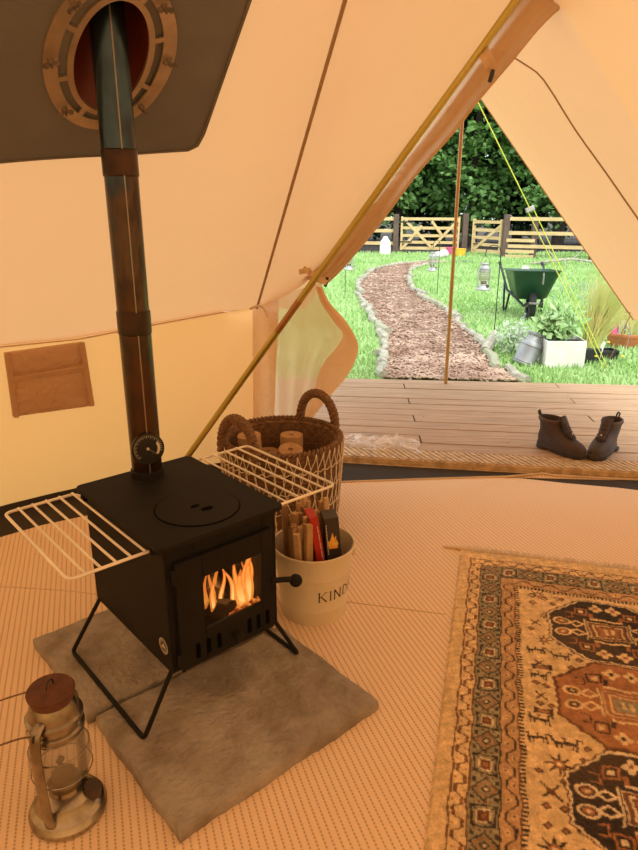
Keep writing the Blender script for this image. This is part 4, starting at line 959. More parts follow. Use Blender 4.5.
# ------------------------------------------------------------------ boots
def boot(heel, toe, label, side):
    d = Vector(toe)-Vector(heel); L = .285; a = math.atan2(d.y, d.x)
    t = thing('boot', label, 'boot', (heel[0], heel[1], DECK_Z+.002), a, 'brown boots on the deck')
    def ring(x0, x1, hw, z, n_=28, toe_p=.7, skew=0):
        out = []
        for k in range(n_):
            th_ = 2*PI*k/n_; c, s_ = math.cos(th_), math.sin(th_); cx = (x0+x1)/2; x = cx+(x1-x0)/2*math.copysign(abs(c)**.8, c)
            f = (x-x0)/(x1-x0); wv = hw*(.78+.34*math.sin(PI*min(1, f*.9+.05))) if f < .99 else hw*.7
            if x1 > .2: wv = hw*(.72+.36*max(0, math.sin(PI*(f*.95-.18)))**1.0+.10*(1-f))
            out.append((x, wv*math.copysign(abs(s_)**.75, s_)+skew*side*f*f, z))
        return out
    b = MB(); b.grid([ring(-.012, .285, .047, .012), ring(-.016, .289, .050, .020), ring(-.014, .288, .050, .034), ring(-.008, .280, .046, .036)], closeu=True)
    b.f.append(tuple(range(27, -1, -1))); b.build('sole', SOLE, t, smooth=50)
    b = MB(); b.grid([ring(-.012, .075, .040, 0), ring(-.014, .078, .043, .016)], closeu=True); b.f.append(tuple(range(27, -1, -1))); b.f.append(tuple(range(28, 56))); b.build('heel_block', SOLE, t, smooth=50)
    b = MB(); b.grid([ring(.115, .272, .045, 0), ring(.11, .276, .047, .014)], closeu=True); b.f.append(tuple(range(27, -1, -1))); b.build('tread', SOLE, t, smooth=50)
    up_ = [(-.012, .280, .0465, .034), (-.014, .281, .047, .048), (-.015, .272, .0465, .062), (-.014, .248, .045, .076), (-.010, .212, .0435, .088), (-.006, .178, .042, .100), (-.004, .150, .042, .114), (-.006, .134, .043, .130), (-.009, .126, .044, .148), (-.012, .122, .045, .166), (-.013, .121, .045, .174), (-.008, .114, .039, .175), (-.006, .112, .037, .160), (-.002, .118, .036, .120), (.0, .15, .034, .08)]
    b = MB(); b.grid([ring(*u_) for u_ in up_], closeu=True); n0 = len(up_)-1; b.f.append(tuple(n0*28+k for k in range(28))); b.build('upper', BOOT, t, smooth='all', sub=1)
    b = MB(); b.grid([ring(-.017, .124, .047, .160), ring(-.020, .127, .050, .168), ring(-.017, .124, .047, .179), ring(-.010, .116, .040, .178)], closeu=True); b.build('padded_collar', mat('collar_leather', (.085, .05, .032), .75), t, smooth='all')
    b = MB(); rows = []
    for i in range(7):
        f = i/6; x = .205-.085*f; z = .094+.105*f-.01*math.sin(PI*f); w_ = .018+.012*f; rows.append([(x+.006*(1-abs(s_)), s_*w_, z+.008*(1-abs(s_))) for s_ in (-1, -.5, 0, .5, 1)])
    b.grid(rows).build('tongue', BOOT, t, smooth='all', solid=.005)
    for i in range(5):
        f = i/4; x = .192-.068*f; z = .108+.078*f; b = MB(); b.tube([(x-.005, -.028, z-.012), (x+.008, -.012, z+.001), (x+.010, 0, z+.003), (x+.008, .012, z+.001), (x-.005, .028, z-.012)], .0032, 6); b.build('lace', mat('boot_lace', (.05, .03, .02), .9), t, smooth=True)
    MB().box(-.003, .003, -.004, .004, 0, .022, Matrix.Translation((.197, 0, .108)) @ Matrix.Rotation(-.5, 4, 'Y')).build('zip_pull', BRIGHTM, t, bevel=.001)
    b = MB(); b.tube([(-.012, -.008, .165), (-.028, -.006, .195), (-.024, 0, .202), (-.028, .006, .195), (-.012, .008, .165)], .005, 6); b.build('pull_loop', SOLE, t, smooth=True)
    return t
boot((1.238, 3.475), (1.405, 3.245), 'brown leather ankle boot on the deck, toe pointing to its partner, nearer the basket', 1)
boot((1.625, 3.435), (1.435, 3.235), 'brown leather ankle boot on the deck, the one farther from the basket', -1)

# ------------------------------------------------------------------ clear plastic bag on the deck
b = MB(); NX_, NY_ = 46, 24; rows = []; q = np.random.default_rng(11); ph = q.uniform(0, 6, 8); fx = q.uniform(10, 42, 8); fy = q.uniform(-30, 38, 8)
for i in range(NY_+1):
    r = []
    for j in range(NX_+1):
        u, v = j/NX_, i/NY_; env = (math.sin(PI*u)*math.sin(PI*v))**.45 if 0 < u < 1 and 0 < v < 1 else 0
        h = abs(sum(math.sin(fx[k]*u*1.2+fy[k]*v*.8+ph[k]) for k in range(8)))/5
        x = .13+.42*u+.03*math.sin(v*9)+.02*math.sin(u*23+v*7); y = 3.40+.20*v-.10*u*.6+.03*math.sin(u*11)+.03*(1-u)
        r.append((x, y, DECK_Z+.006+env*(.006+.075*h*(1-.5*u))))
    rows.append(r)
tag(b.grid(rows).build('plastic_bag', BAG), 'crumpled clear plastic bag lying on the deck beside the basket', 'plastic bag')

# ------------------------------------------------------------------ garden: path and edging
pl_px = [(384, 380), (380, 362), (379, 350), (386, 340), (376, 325), (366, 310), (360, 297), (358, 286), (363, 278), (374, 271), (395, 265.5), (420, 263), (434, 261)]
pr_px = [(522, 383), (509, 375), (496, 366), (477, 343), (459, 321), (437, 306), (416, 292), (409, 284), (408, 278), (413, 271), (424, 266), (438, 264), (448, 263)]
Lp = catmull([at(x, y, LAWN_Z) for x, y in pl_px], 6); Rp = catmull([at(x, y, LAWN_Z) for x, y in pr_px], 6)
rows = [[l.lerp(r, t)+Vector((0, 0, .012+.012*math.sin(PI*t)+random.uniform(-.004, .004))) for t in np.linspace(0, 1, 9)] for l, r in zip(Lp, Rp)]
pt = MB().grid(rows).build('woodchip_path', CHIP, smooth=True); pt['kind'] = 'structure'
b = MB(); q = random.Random(8)
for _ in range(5200):
    f = (q.random()**1.5)*(len(Lp)-1.01); i = int(f); l = Lp[i].lerp(Lp[i+1], f-i); r = Rp[i].lerp(Rp[i+1], f-i); p = l.lerp(r, q.uniform(.02, .98))+Vector((0, 0, q.uniform(.022, .034)))
    M_ = Matrix.Translation(p) @ Matrix.Rotation(q.uniform(0, 6.3), 4, 'Z') @ Matrix.Rotation(q.uniform(-.5, .5), 4, 'X') @ Matrix.Rotation(q.uniform(-.4, .4), 4, 'Y')
    s_ = q.uniform(.6, 1.4); b.box(-.028*s_, .028*s_, -.009*s_, .009*s_, -.003, .003, M_)
tag(b.build('woodchips', CHIP2), 'loose woodchips scattered over the winding garden path', 'woodchips', kind='stuff')
def edging(P, side, desc):
    i = 0; d_ = 0; pts = [P[0]]; acc = 0; k = 0
    target = .42
    for a_, c_ in zip(P[:-1], P[1:]):
        acc += (c_-a_).length
        if acc >= target: pts.append(c_); acc = 0; target = q.uniform(.3, .62)
    for a_, c_ in zip(pts[:-1], pts[1:]):
        v_ = c_-a_; L_ = v_.length; r_ = q.uniform(.035, .055); n_ = 7; tp = []
        off = Vector((q.uniform(-.04, .04), q.uniform(-.04, .04), r_*.75))
        perp = Vector((-v_.y, v_.x, 0)).normalized()
        for j in range(n_+1):
            t = j/n_; tp.append(a_+v_*(t*1.04-.02)+off+perp*(.03*math.sin(t*5+k))+Vector((0,0,q.uniform(-.006, .006))))
        o = MB().tube(tp, [r_*q.uniform(.75, 1.1) for _ in tp], 8).build('edging_log', EDGE if q.random() < .7 else EDGE2, smooth=True)
        tag(o, desc, 'edging log', 'logs edging the %s of the path' % side); k += 1
edging(Lp, 'far-from-barrow side', 'weathered log edging the side of the woodchip path away from the wheelbarrow')
edging(Rp, 'wheelbarrow side', 'weathered log edging the wheelbarrow side of the woodchip path')
st_ = at(493, 352, LAWN_Z)
o = MB().tube([st_+Vector((-.12, -.15, .04)), st_+Vector((-.05, -.02, .075)), st_+Vector((.03, .13, .14)), st_+Vector((.05, .2, .17))], [.055, .06, .05, .03], 9).build('log', EDGE, smooth=True); tag(o, 'short forked log sticking up at the path edge near the milk churn', 'log')

# grass blades and flowers
def in_path(x, y):
    return False
LpA = np.array([(p.x, p.y) for p in Lp]); RpA = np.array([(p.x, p.y) for p in Rp])
def grass():
    N = 95000; r = RNG.random(N); Y = 4.3+17.5*r**1.9; lo = -1.2+.0*Y; hi = .62*Y+.8
    lo = np.where(Y > 8, -.6+.02*Y, -1.6); X = lo+(hi-lo)*RNG.random(N)
    keep = ~((Y < 5.1-.09*(X+.75)+.03) & (X < 2.5)); keep &= ~((Y < 4.0))
    yl, xl = LpA[:, 1], LpA[:, 0]; o1 = np.argsort(yl); o2 = np.argsort(RpA[:, 1])
    xl_ = np.interp(Y, yl[o1], xl[o1]); xr_ = np.interp(Y, RpA[o2, 1], RpA[o2, 0]); keep &= ~((X > xl_-.02) & (X < xr_+.02) & (Y < 18.5))
    X, Y = X[keep], Y[keep]; n = len(X); h = (.025+.035*RNG.random(n))*(1+.03*Y); wd = .0035+.0011*Y
    a = RNG.random(n)*6.283; lx, ly = (RNG.random(n)-.5)*.06, (RNG.random(n)-.5)*.06; z = np.full(n, LAWN_Z-.003)
    v = np.empty((n, 3, 3)); v[:, 0] = np.stack([X-wd*np.cos(a), Y-wd*np.sin(a), z], 1); v[:, 1] = np.stack([X+wd*np.cos(a), Y+wd*np.sin(a), z], 1); v[:, 2] = np.stack([X+lx, Y+ly, z+h], 1)
    me = bpy.data.meshes.new('grass'); me.vertices.add(n*3); me.vertices.foreach_set('co', v.ravel()); me.loops.add(n*3); me.loops.foreach_set('vertex_index', np.arange(n*3, dtype=np.int32)); me.polygons.add(n); me.polygons.foreach_set('loop_start', np.arange(0, n*3, 3, dtype=np.int32)); me.update(calc_edges=True)
    me.materials.append(GRASSB); o = bpy.data.objects.new('grass', me); COL.objects.link(o); tag(o, 'short bright green grass growing over the garden lawn', 'grass', kind='stuff')
grass()
b = MB()
for _ in range(45):
    x, y = q.gauss(0, 1), q.gauss(0, 1); p = Vector((3.9+.7*x+.4*y, 10.3+1.3*y, LAWN_Z)); h = q.uniform(.16, .34)
    b.tube([p, p+Vector((q.uniform(-.03, .03), 0, h))], .002, 4)
    for k in range(3): b.ball(p+Vector((q.uniform(-.03, .03), q.uniform(-.02, .02), h-.035*k)), .011, 4)
tag(b.build('bluebells', BLUEF), 'faint drift of bluebell flowers in the lawn beyond the wheelbarrow', 'flowers', kind='stuff')
dnd = None
for i, (x, y) in enumerate(((607, 351), (595, 366), (621, 366), (600, 357), (560, 272), (572, 289))):
    p = at(x, y, LAWN_Z)
    if dnd is None:
        dnd = thing('dandelion', 'yellow dandelion flower standing in the grass by the planters', 'flower', p, 0, 'dandelions in the lawn')
        MB().cyl((0,0,0), (0,0,.09), .0025, 6).build('stem', LEAFA, dnd); MB().ball((0,0,.095), .02, 6, .5).build('flower_head', YELP, dnd, smooth='all')
    else: copy_tree(dnd, p, i)

# ------------------------------------------------------------------ fence, gates
def fpt(px, base): return at(px, base, LAWN_Z)
def post(p, h, m, label, w_=.16, name='gate_post'):
    b = MB(); b.box(-w_/2, w_/2, -w_/2, w_/2, 0, h); o = b.build(name, m, bevel=.012); o.location = p; return tag(o, label, 'gate post')
G0 = Vector((2.42, 21.65, LAWN_Z)); G1 = Vector((4.50, 21.20, LAWN_Z)); G3 = Vector((5.32, 19.55, LAWN_Z))
post(G0, 1.18, POSTW, 'dark timber gate post at the hinge end of the wide gate'); post(G1, 1.20, POSTW, 'dark timber gate post between the wide gate and the small gate'); post(G3, 1.20, POSTW, 'dark timber gate post between the small gate and the long rail fence')
def gate(A_, B_, H_, rails, label, braces):
    t = thing('field_gate', label, 'gate', A_); v_ = B_-A_; u_ = v_.normalized(); P = lambda s_, z: u_*(v_.length*s_)+Vector((0, 0, z))
    for s_ in (.03, .97): MB().bar(P(s_, .1), P(s_, H_+.06), .09, .06, up=u_).build('stile', FENCEW, t)
    for z in rails: MB().bar(P(.03, z), P(.97, z), .035, .085).build('rail', FENCEW, t)
    for (s0_, z0_), (s1_, z1_) in braces: MB().bar(P(s0_, z0_)+Vector((0,-.03,0)), P(s1_, z1_)+Vector((0,-.03,0)), .03, .08).build('brace', FENCEW, t)
    for z in (.35, H_-.1): MB().bar(P(0, z)+Vector((0,-.05,0)), P(.2, z)+Vector((0,-.05,0)), .012, .04).build('hinge_strap', GUNM, t)
    return t
off_ = Vector((.13, -.02, 0))
gate(G0+off_, G1-off_, 1.05, (.16, .34, .54, .77, 1.04), 'wide five bar timber gate between dark posts at the end of the lawn', (((.04, .14), (.36, .84)), ((.08, 1.0), (.54, .18)), ((.96, 1.04), (.54, .18)), ((.52, .98), (.70, .55))))
S0, S1 = Vector((4.62, 20.6, LAWN_Z)), Vector((5.24, 19.65, LAWN_Z))
gate(S0, S1, 1.0, (.16, .34, .54, .75, .98), 'small narrow timber gate beside the wide five bar gate', (((.05, .18), (.95, .9)),))
FL = Vector((-2.5, 22.75, LAWN_Z)); FR = Vector((10.5, 17.2, LAWN_Z))
ff = thing('rail_fence', 'post and rail fence running from the wide gate behind the white stone', 'fence', G0); v_ = FL-G0
for z in (.30, .68, 1.04): MB().bar(Vector((0,0,z)), v_+Vector((0,0,z)), .04, .10).build('rail', FENCEW, ff)
for s_ in (.33, .66, .99): MB().bar(v_*s_+Vector((0,.06,0)), v_*s_+Vector((0,.06,1.12)), .11).build('fence_post', POSTW, ff)
b = MB()
for s_ in np.linspace(.02, 1, 34): b.bar(v_*s_+Vector((0,.03,.02)), v_*s_+Vector((0,.03,.8)), .006)
for z in (.1, .25, .4, .55, .7): b.bar(Vector((0,.03,z)), v_+Vector((0,.03,z)), .006)
b.build('wire_netting', GUNM, ff)
f2 = thing('rail_fence', 'long post and rail fence running behind the wheelbarrow and lawn', 'fence', G3); v_ = FR-G3
for z in (.34, .70, 1.08): MB().bar(Vector((0,-.03,z)), v_+Vector((0,-.03,z)), .04, .095).build('rail', FENCEW, f2)
for z in (.06, .20, .50): MB().bar(Vector((0,-.06,z)), v_*.14+Vector((0,-.06,z)), .03, .09).build('short_board', FENCEW, f2)
for s_ in (.14, .42, .7, .98): MB().bar(v_*s_+Vector((0,.06,0)), v_*s_+Vector((0,.06,1.15)), .15).build('fence_post', POSTW, f2)
b = MB()
for s_ in np.linspace(.02, 1, 44): b.bar(v_*s_+Vector((0,.03,.02)), v_*s_+Vector((0,.03,.9)), .006)
for z in (.1, .25, .4, .55, .75): b.bar(Vector((0,.03,z)), v_+Vector((0,.03,z)), .006)
b.build('wire_netting', GUNM, f2)

# ------------------------------------------------------------------ things by the gate
p = at(385, 255, LAWN_Z); b = MB(); b.lathe([(.001, 0), (.165, 0), (.17, .05), (.16, .36), (.135, .43), (.095, .465), (.078, .50), (.065, .54), (.001, .555)], 20); o = b.build('white_stone', WHITEP, smooth='all'); o.location = p; tag(o, 'tall white rounded stone standing on the grass before the fence', 'stone')
p = at(441, 258.5, LAWN_Z); b = MB(); b.ball((0, 0, .12), .19, 10, .6); b.v = [(x*1.15+.02*math.sin(z*40), y, max(0, z+.03*math.sin(x*20))) for x, y, z in b.v]; o = b.build('cloth_bundle', WHITEP, smooth='all'); o.location = p; tag(o, 'white crumpled bundle on the grass in front of the wide gate', 'bundle')
for x, y, m, lab in ((451, 255, PINK, 'pink plastic tub on the grass in front of the wide gate'), (460, 256.5, YELP, 'yellow plastic tub beside the pink tub before the wide gate')):
    o = MB().lathe([(.001, 0), (.13, 0), (.17, .22), (.18, .225), (.165, .22), (.125, .015), (.001, .015)], 20).build('tub', m, smooth=35); o.location = at(x, y, LAWN_Z); tag(o, lab, 'tub')
o = MB().box(-.3, .3, -.15, .15, 0, .03).build('board', mat('slate_board', (.12, .13, .15), .7), bevel=.01); o.location = at(462, 262.5, LAWN_Z); o.rotation_euler = (0, 0, .3); tag(o, 'dark flat board lying on the grass beyond the path', 'board')
p = at(568, 266, LAWN_Z)
br = thing('dead_branch', 'pale dead branch lying on the grass in front of the long fence', 'branch', p)
MB().tube(catmull([(-.9, .1, .05), (-.4, 0, .12), (.1, .05, .16), (.6, -.05, .1), (1.0, .1, .03)], 4), .035, 6).build('bough', EDGE, br, smooth=True)
for s_ in ((-.3, 0, .12, -.5, .1, .4), (.1, .05, .15, .35, .1, .38), (.3, 0, .14, .2, -.4, .1), (-.1, 0, .14, -.2, -.4, .05)): MB().tube([s_[:3], s_[3:]], [.02, .01], 5).build('twig', EDGE, br)

# ------------------------------------------------------------------ lanterns hung on rods
ln = make_lantern('glass hurricane lantern hanging on a rod beside the wheelbarrow', (0, 0, 0), .4, mat('garden_lantern_tin', (.46, .47, .46), .45, .5), mat('garden_lantern_tin', (.5, .5, .5)), 'up', 20)
rods = [((494, 335), (483, 290), 'near the wheelbarrow', ln), ((437, 296), (432, 271), 'beside the far bend of the woodchip path', None), ((345, 298), (347, 270), 'behind the door flap, nearest the fence end of the path', None)]
for i, (rb_, lb, where, l0) in enumerate(rods):
    base = at(*rb_, LAWN_Z); lp = atY(*lb, base.y); 
    lab = ['glass hurricane lantern hanging on a rod beside the wheelbarrow', 'glass hurricane lantern hanging on a rod at the far bend of the path', 'glass hurricane lantern half hidden behind the canvas door flap'][i]
    if i == 0: ln.location = lp; t = ln
    else: t = copy_tree(ln, lp, .4+i, lab)
    hz = lp.z+.244+.135-base.z; dx = lp.x-base.x
    hk = thing('lantern_rod', ['thin dark hooked rod in the lawn holding the lantern beside the wheelbarrow', 'thin dark hooked rod holding the lantern at the far bend of the path', 'thin dark hooked rod holding the lantern half hidden by the door flap'][i], 'lantern rod', base)
    top = hz+.10; sg = -1 if dx < 0 else 1; dx = dx if abs(dx) > .05 else .06*sg
    if abs(lp.x-base.x) <= .05: t.location.x = base.x+dx
    pts = [(0,0,0), (0,0,top-.06)]+[(dx/2-dx/2*math.cos(a), 0, top-.06+.08*math.sin(a)) for a in np.linspace(.3, PI-.3, 8)]+[(dx, 0, hz+.03), (dx, 0, hz-.004)]
    MB().tube(pts, .0055, 6).build('rod', GUNM, hk, smooth=True)

# ------------------------------------------------------------------ wheelbarrow
wbp = Vector((2.80, 8.80, LAWN_Z)); fw = Vector((-.14, -.99, 0)).normalized(); WA = math.atan2(fw.y, fw.x)   # local +x runs forward to the wheel
wb_ = thing('wheelbarrow', 'dark green wheelbarrow standing empty on the lawn', 'wheelbarrow', wbp, WA)
def tub_ring(x0, x1, hw, z0, z1, hwf=None):
    hwf = hw if hwf is None else hwf; out = []
    for cx, cy, a0 in ((x1, hwf, 0), (x0, hw, PI/2), (x0, -hw, PI), (x1, -hwf, 1.5*PI)):
        r = .07; sx = -1 if cx > (x0+x1)/2 else 1; sy = -1 if cy > 0 else 1
        for k in range(6):
            a = a0+PI/2*k/5; X, Y = cx+sx*r+r*math.cos(a), cy+sy*r+r*math.sin(a); out.append((X, Y, z0+(z1-z0)*(X-x0)/(x1-x0)))
    return out
b = MB(); b.grid([tub_ring(-.46, .02, .17, .27, .27), tub_ring(-.50, .08, .20, .29, .30), tub_ring(-.66, .30, .295, .60, .66), tub_ring(-.69, .33, .32, .605, .665), tub_ring(-.69, .33, .32, .595, .655), tub_ring(-.65, .29, .285, .60, .655), tub_ring(-.49, .07, .19, .30, .31), tub_ring(-.45, .0, .16, .285, .285)], closeu=True)
b.f.append(tuple(range(23, -1, -1))); b.f.append(tuple(7*24+k for k in range(24))); b.build('tray', BARROWG, wb_, smooth=40)
for s_ in (-1, 1):
    MB().tube([(.10, s_*.10, .19), (-.1, s_*.16, .25), (-.5, s_*.25, .33), (-.75, s_*.29, .52), (-1.05, s_*.30, .62)], .017, 8).build('frame_tube', GUNM, wb_, smooth=True)
    MB().tube([(-1.05, s_*.30, .62), (-1.16, s_*.30, .645)], .022, 8).build('grip', TYRE, wb_, smooth=True)
    MB().tube([(-.42, s_*.22, .31), (-.52, s_*.25, .012), (-.62, s_*.26, .012), (-.66, s_*.27, .42)], .015, 8).build('leg', GUNM, wb_, smooth=True)
    MB().tube([(.10, s_*.10, .19), (.20, s_*.09, .24), (.26, s_*.05, .25)], .014, 8).build('wheel_fork', GUNM, wb_, smooth=True)
MB().tube([(.26, -.06, .25), (.285, 0, .25), (.26, .06, .25)], .014, 8).build('wheel_guard', mat('scuffed_bar', (.22, .2, .18), .6), wb_, smooth=True)
b = MB(); b.lathe([(.10, -.04), (.155, -.045), (.185, -.035), (.195, 0), (.185, .035), (.155, .045), (.10, .04), (.10, -.04)], 32, Matrix.Translation((.04, 0, .195)) @ Matrix.Rotation(PI/2, 4, 'X')); tw = b.build('wheel', TYRE, wb_, smooth=40)
b = MB(); b.lathe([(.001, -.05), (.03, -.05), (.03, -.02), (.10, -.015), (.10, .015), (.03, .02), (.03, .05), (.001, .05)], 20, Matrix.Translation((.04, 0, .195)) @ Matrix.Rotation(PI/2, 4, 'X')); b.build('wheel_rim', mat('rim_grey', (.2, .2, .19), .5), tw)
MB().bar((-.68, -.05, .62), (-.66, .05, .62), .01, .05).build('rim_label', WHITEP, wb_)
MB().tube([(.332, .07, .64), (.35, .07, .60), (.345, .07, .50)], .01, 6).build('tipping_hook', mat('scuffed_bar', (.22, .2, .18)), wb_)

# ------------------------------------------------------------------ planters
def leafy(n_, c, rad, size, seed, flat=1.0, upb=.3):
    g = np.random.default_rng(seed); b = MB()
    for _ in range(n_):
        d_ = g.normal(size=3); d_ /= np.linalg.norm(d_); r = g.random()**.45; p = Vector((c[0]+d_[0]*rad[0]*r, c[1]+d_[1]*rad[1]*r, c[2]+d_[2]*rad[2]*r))
        t_ = Vector(g.normal(size=3)+np.array([0, 0, upb])).normalized(); x = t_.orthogonal().normalized(); s_ = size*g.uniform(.6, 1.3); nn = t_.cross(x)
        b.add([p-t_*s_*.1, p+x*s_*.35+t_*s_*.4+nn*s_*.08, p+t_*s_, p-x*s_*.35+t_*s_*.4+nn*s_*.08], [(0,1,2), (0,2,3)])
    return b
# milk churn, leaning
ch = thing('milk_churn', 'old grey metal milk churn leaning against the white box', 'milk churn', at(523, 364, LAWN_Z)); ch.rotation_euler = (math.radians(-4), math.radians(20), 0)
MB().lathe([(.001, 0), (.105, 0), (.108, .012), (.104, .02), (.104, .19), (.098, .215), (.075, .245), (.062, .262), (.060, .285), (.070, .292), (.074, .31), (.068, .318), (.001, .322)], 32).build('churn_body', CHURN, ch, smooth=35)
for z in (.03, .19): MB().tube([(.106*math.cos(a), .106*math.sin(a), z) for a in np.linspace(0, 2*PI, 33)[:-1]], .005, 6, closed=True).build('hoop', CHURN, ch, smooth=True)
for s_ in (-1, 1): MB().tube(catmull([(s_*.085, 0, .235), (s_*.12, 0, .25), (s_*.12, 0, .285), (s_*.07, 0, .295)], 4), .007, 6).build('churn_handle', CHURN, ch, smooth=True)
sp_ = thing('silver_plant', 'bushy silver leaved plant growing behind the milk churn', 'plant', at(518, 356, LAWN_Z))
leafy(300, (-.05, .05, .19), (.19, .15, .17), .045, 3).build('leaves', LEAFS, sp_)
b = MB()
for k in range(12): b.tube([(random.uniform(-.05, .02), .05, 0), (random.uniform(-.2, .1), random.uniform(-.05, .15), random.uniform(.15, .3))], .003, 4)
b.build('stems', LEAFP, sp_)
bx = thing('planter_box', 'white square planter box on the grass beside the milk churn', 'planter', Vector((2.30, 6.18, LAWN_Z)), math.radians(-4))
b = MB(); frame_ = [(-.185, .185, -.15, .15)]
b.box(-.175, .185, -.15, -.138, 0, .255); b.box(-.175, .185, .138, .15, 0, .255); b.box(-.175, -.163, -.138, .138, 0, .255); b.box(.173, .185, -.138, .138, 0, .255); b.build('box', WHITEP, bx, bevel=.004)
MB().box(-.163, .173, -.138, .138, .01, .22).build('soil', MUD, bx)
tp = thing('leafy_plant', 'green leafy plant growing in the white planter box', 'plant', Vector((2.27, 6.2, LAWN_Z+.222)))
leafy(330, (0, 0, .17), (.2, .15, .17), .085, 6, upb=.1).build('leaves', LEAFP, tp)
b = MB()
for k in range(14): b.tube([(random.uniform(-.06, .06), random.uniform(-.06, .06), 0), (random.uniform(-.15, .15), random.uniform(-.1, .1), random.uniform(.2, .34))], .004, 5)
b.build('stems', LEAFA, tp)
bp = thing('plant_pot', 'black plastic pot holding tall straw coloured grass by the white box', 'plant pot', Vector((2.615, 6.28, LAWN_Z)))
b = MB(); b.box(-.09, .09, -.08, .08, 0, .15); b.v = [(x*(1 if z > .1 else .85), y*(1 if z > .1 else .85), z) for x, y, z in b.v]; b.build('pot', PLAST, bp, bevel=.01)
og = thing('ornamental_grass', 'tall wispy straw coloured grass leaning out of the black pot', 'plant', Vector((2.615, 6.28, LAWN_Z+.15)))
b = MB(); q = random.Random(12)
for k in range(340):
    x0, y0 = q.uniform(-.06, .06), q.uniform(-.06, .06); L_ = q.uniform(.45, .95); le = q.gauss(.22, .16); ly = q.gauss(0, .12); pts = []
    for i in range(5):
        t = i/4; pts.append(Vector((x0+le*L_*t+.32*le*t*t, y0+ly*t, L_*(t-.18*t*t*abs(le)*2))))
    wd = .0045; b.grid([[p+Vector((-wd*(1-.8*i/4), 0, 0)), p+Vector((wd*(1-.8*i/4), 0, 0))] for i, p in enumerate(pts)])
b.build('blades', STRAW, og)
tr = thing('plant_tray', 'small black plastic seedling tray beside the black pot', 'plant tray', Vector((2.83, 6.45, LAWN_Z)), .2)
b = MB(); frame(b, -.12, .12, 0, .09, -.105, .105, .02, .07, -.075, -.068); b.box(-.12, .12, .068, .075, 0, .09); b.box(-.12, -.113, -.068, .068, 0, .09); b.box(.113, .12, -.068, .068, 0, .09); b.box(-.113, .113, -.068, .068, .005, .02); b.build('tray', PLAST, tr)
MB().box(-.1, .1, -.06, .06, .021, .065).build('soil', MUD, tr)
sl = MB(); sl.box(-.018, .018, -.002, .002, 0, .2); o = sl.build('plant_label', WHITEP); o.location = (2.72, 6.33, LAWN_Z+.0); o.rotation_euler = (0, .25, 0); tag(o, 'white plastic plant label standing beside the black pot', 'plant label')
tb = thing('terracotta_bowl', 'terracotta planting bowl on the grass below the awning corner', 'plant pot', at(630, 348.5, LAWN_Z)+Vector((0, .12, 0)))
MB().lathe([(.001, 0), (.15, 0), (.165, .01), (.20, .10), (.205, .125), (.215, .128), (.215, .155), (.20, .157), (.185, .12), (.14, .03), (.001, .03)], 36).build('bowl', TERRA, tb, smooth=35)
MB().lathe([(.001, .125), (.186, .12)], 24).build('soil', MUD, tb)
yp = thing('yellow_flowers', 'pale yellow grassy flowers growing in the terracotta bowl', 'plant', tb.location+Vector((0, 0, .125)))
b = MB()
for k in range(130):
    x0 = q.uniform(-.12, .12); y0 = q.uniform(-.1, .1); le = q.uniform(-.12, .22); L_ = q.uniform(.15, .55)
    b.grid([[Vector((x0+le*t*t-.006*(1-.7*t), y0, L_*t)), Vector((x0+le*t*t+.006*(1-.7*t), y0, L_*t))] for t in (0, .35, .7, 1)])
b.build('blades', STRAW, yp)
pkt = thing('seed_packet', 'pink and white packet standing in the terracotta bowl', 'seed packet', tb.location+Vector((-.12, -.05, .122)), .15)
MB().box(-.055, .0, -.006, .006, 0, .13, Matrix.Rotation(-.25, 4, 'Y')).build('pink_card', PINK, pkt)
MB().box(.0, .05, -.005, .007, 0, .17, Matrix.Rotation(.12, 4, 'Y')).build('white_card', WHITEP, pkt)

# ------------------------------------------------------------------ guy ropes
peg = Vector((2.70, 6.02, LAWN_Z)); gv = peg-TIP; sl_t = .37; slp = TIP+gv*sl_t
gy = thing('guy_rope', 'bright yellow guy rope from the awning tip to a peg by the planters', 'rope', TIP)
MB().cyl((0,0,0), gv*sl_t, .0042, 6).build('single_rope', YELROPE, gy, smooth=True)
MB().cyl(gv*sl_t+Vector((.02, 0, .01)), gv, .004, 6).build('doubled_rope', YELROPE, gy, smooth=True)
MB().cyl(gv*sl_t+Vector((-.02, 0, -.01)), gv+Vector((-.05, -.04, 0)), .004, 6).build('doubled_rope', YELROPE, gy, smooth=True)
M_ = Matrix.Translation(gv*sl_t); MB().box(-.034, .034, -.008, .008, -.018, .018, M_ @ Matrix.Rotation(-.4, 4, 'Y')).build('slider', mat('grey_slider', (.45, .45, .42), .5), gy, bevel=.006)
MB().tube([gv+Vector((0, 0, .06)), gv+Vector((.03, 0, -.0))], .006, 6).build('peg', GUNM, gy)
cg = CR+Vector((-.03, 0, .02)); end = Vector((2.6, 5.9, LAWN_Z))
tag(MB().tube([cg, Vector((2.28, 5.0, .28)), end], .003, 5).build('guy_rope', mat('brown_cord', (.34, .2, .1), .8)), 'thin brown cord hanging from the awning corner to the ground', 'rope')

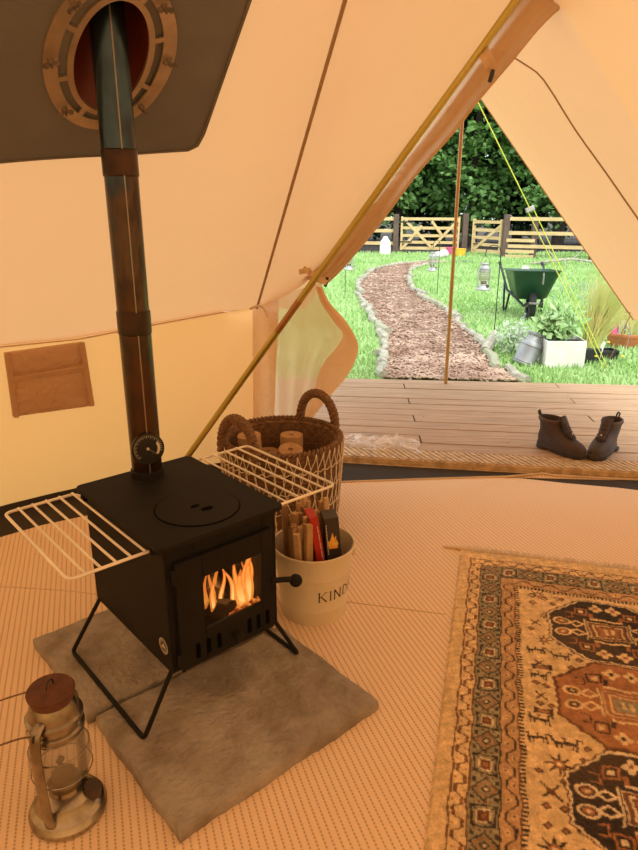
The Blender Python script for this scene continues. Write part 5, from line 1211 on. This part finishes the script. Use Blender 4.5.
# ------------------------------------------------------------------ trees behind the fence
def foliage_mesh(seed, W_, H_, n_cl, n_lf, size, zlow):
    g = np.random.default_rng(seed); V_ = []; 
    cl = []
    while len(cl) < n_cl:
        d_ = g.normal(size=3); d_ /= np.linalg.norm(d_); r = g.uniform(.55, 1.0)
        cl.append((d_[0]*W_*r, d_[1]*W_*.8*r, zlow+H_/2+d_[2]*H_/2*r))
    cl = np.array(cl); C_ = np.repeat(cl, n_lf, 0); n = len(C_)
    off = g.normal(size=(n, 3))*np.array([.34, .34, .16])*W_*.36; P = C_+off; P[:, 2] -= .25*np.abs(off[:, 0])
    t = g.normal(size=(n, 3))*np.array([1, 1, .45])+np.array([0, 0, -.25]); t /= np.linalg.norm(t, axis=1, keepdims=True)
    u = np.cross(t, g.normal(size=(n, 3))*np.array([.4, .4, 1])); u /= np.linalg.norm(u, axis=1, keepdims=True); s_ = (size*g.uniform(.6, 1.3, n))[:, None]
    v = np.empty((n, 4, 3)); v[:, 0] = P; v[:, 1] = P+t*s_*.5+u*s_*.36; v[:, 2] = P+t*s_; v[:, 3] = P+t*s_*.5-u*s_*.36
    me = bpy.data.meshes.new('foliage'); me.vertices.add(n*4); me.vertices.foreach_set('co', v.ravel()); me.loops.add(n*4); me.loops.foreach_set('vertex_index', np.arange(n*4, dtype=np.int32)); me.polygons.add(n); me.polygons.foreach_set('loop_start', np.arange(0, n*4, 4, dtype=np.int32)); me.update(calc_edges=True); return me
def trunk_mb(H_, r, seed):
    g = random.Random(seed); b = MB(); b.tube([(0,0,0), (.05, 0, H_*.3), (-.05, .05, H_*.6), (0, 0, H_*.9)], [r, r*.8, r*.55, r*.2], 9)
    for k in range(5):
        z = H_*(.25+.12*k); a = g.uniform(0, 6.3); b.tube([(0, 0, z), (math.cos(a)*.8, math.sin(a)*.8, z+.5), (math.cos(a)*1.7, math.sin(a)*1.7, z+.8)], [r*.4, r*.28, r*.1], 6)
    return b
FM = [foliage_mesh(21+k, 2.0, 7.8, 210, 46, .24, .5) for k in range(3)]
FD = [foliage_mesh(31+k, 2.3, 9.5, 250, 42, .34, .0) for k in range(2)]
for m_ in FM: m_.materials.append(LEAFA)
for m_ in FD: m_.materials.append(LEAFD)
def tree(x, y, me, rz, label, H_=8.5, s_=1.0):
    t = thing('tree', label, 'tree', (x, y, LAWN_Z-.01), rz, 'trees behind the fence'); t.scale = (s_, s_, s_)
    f = bpy.data.objects.new('foliage', me); COL.objects.link(f); f.parent = t
    trunk_mb(H_, .22, int(x*10)).build('trunk', BARK, t, smooth=True)
for i, (x, y, lab) in enumerate(((.3, 26.6, 'leafy green tree behind the fence rails at the door flap side'), (3.0, 26.3, 'leafy green tree behind the wide five bar gate'), (5.6, 25.2, 'leafy green tree behind the small narrow gate and awning pole'), (8.3, 23.8, 'leafy green tree behind the rails above the wheelbarrow'), (11.2, 22.6, 'leafy green tree behind the long fence where the awning edge cuts it off'), (14.4, 21.6, 'leafy green tree hidden mostly behind the awning canvas'))):
    tree(x, y, FM[i % 3], i*1.3, lab)
for i, (x, y, lab) in enumerate(((-1.6, 30.0, 'dark dense tree behind the leafy trees at the door flap side'), (1.9, 29.8, 'dark dense tree behind the wide gate and its leafy trees'), (5.0, 29.3, 'dark dense tree in the shade behind the small gate'), (8.2, 28.4, 'dark dense tree in the shade above the wheelbarrow'), (11.5, 27.2, 'dark dense tree in the shade behind the guy rope'), (15.0, 26.2, 'dark dense tree farthest along the long fence'))):
    tree(x, y, FD[i % 2], i*.9, lab, 10)
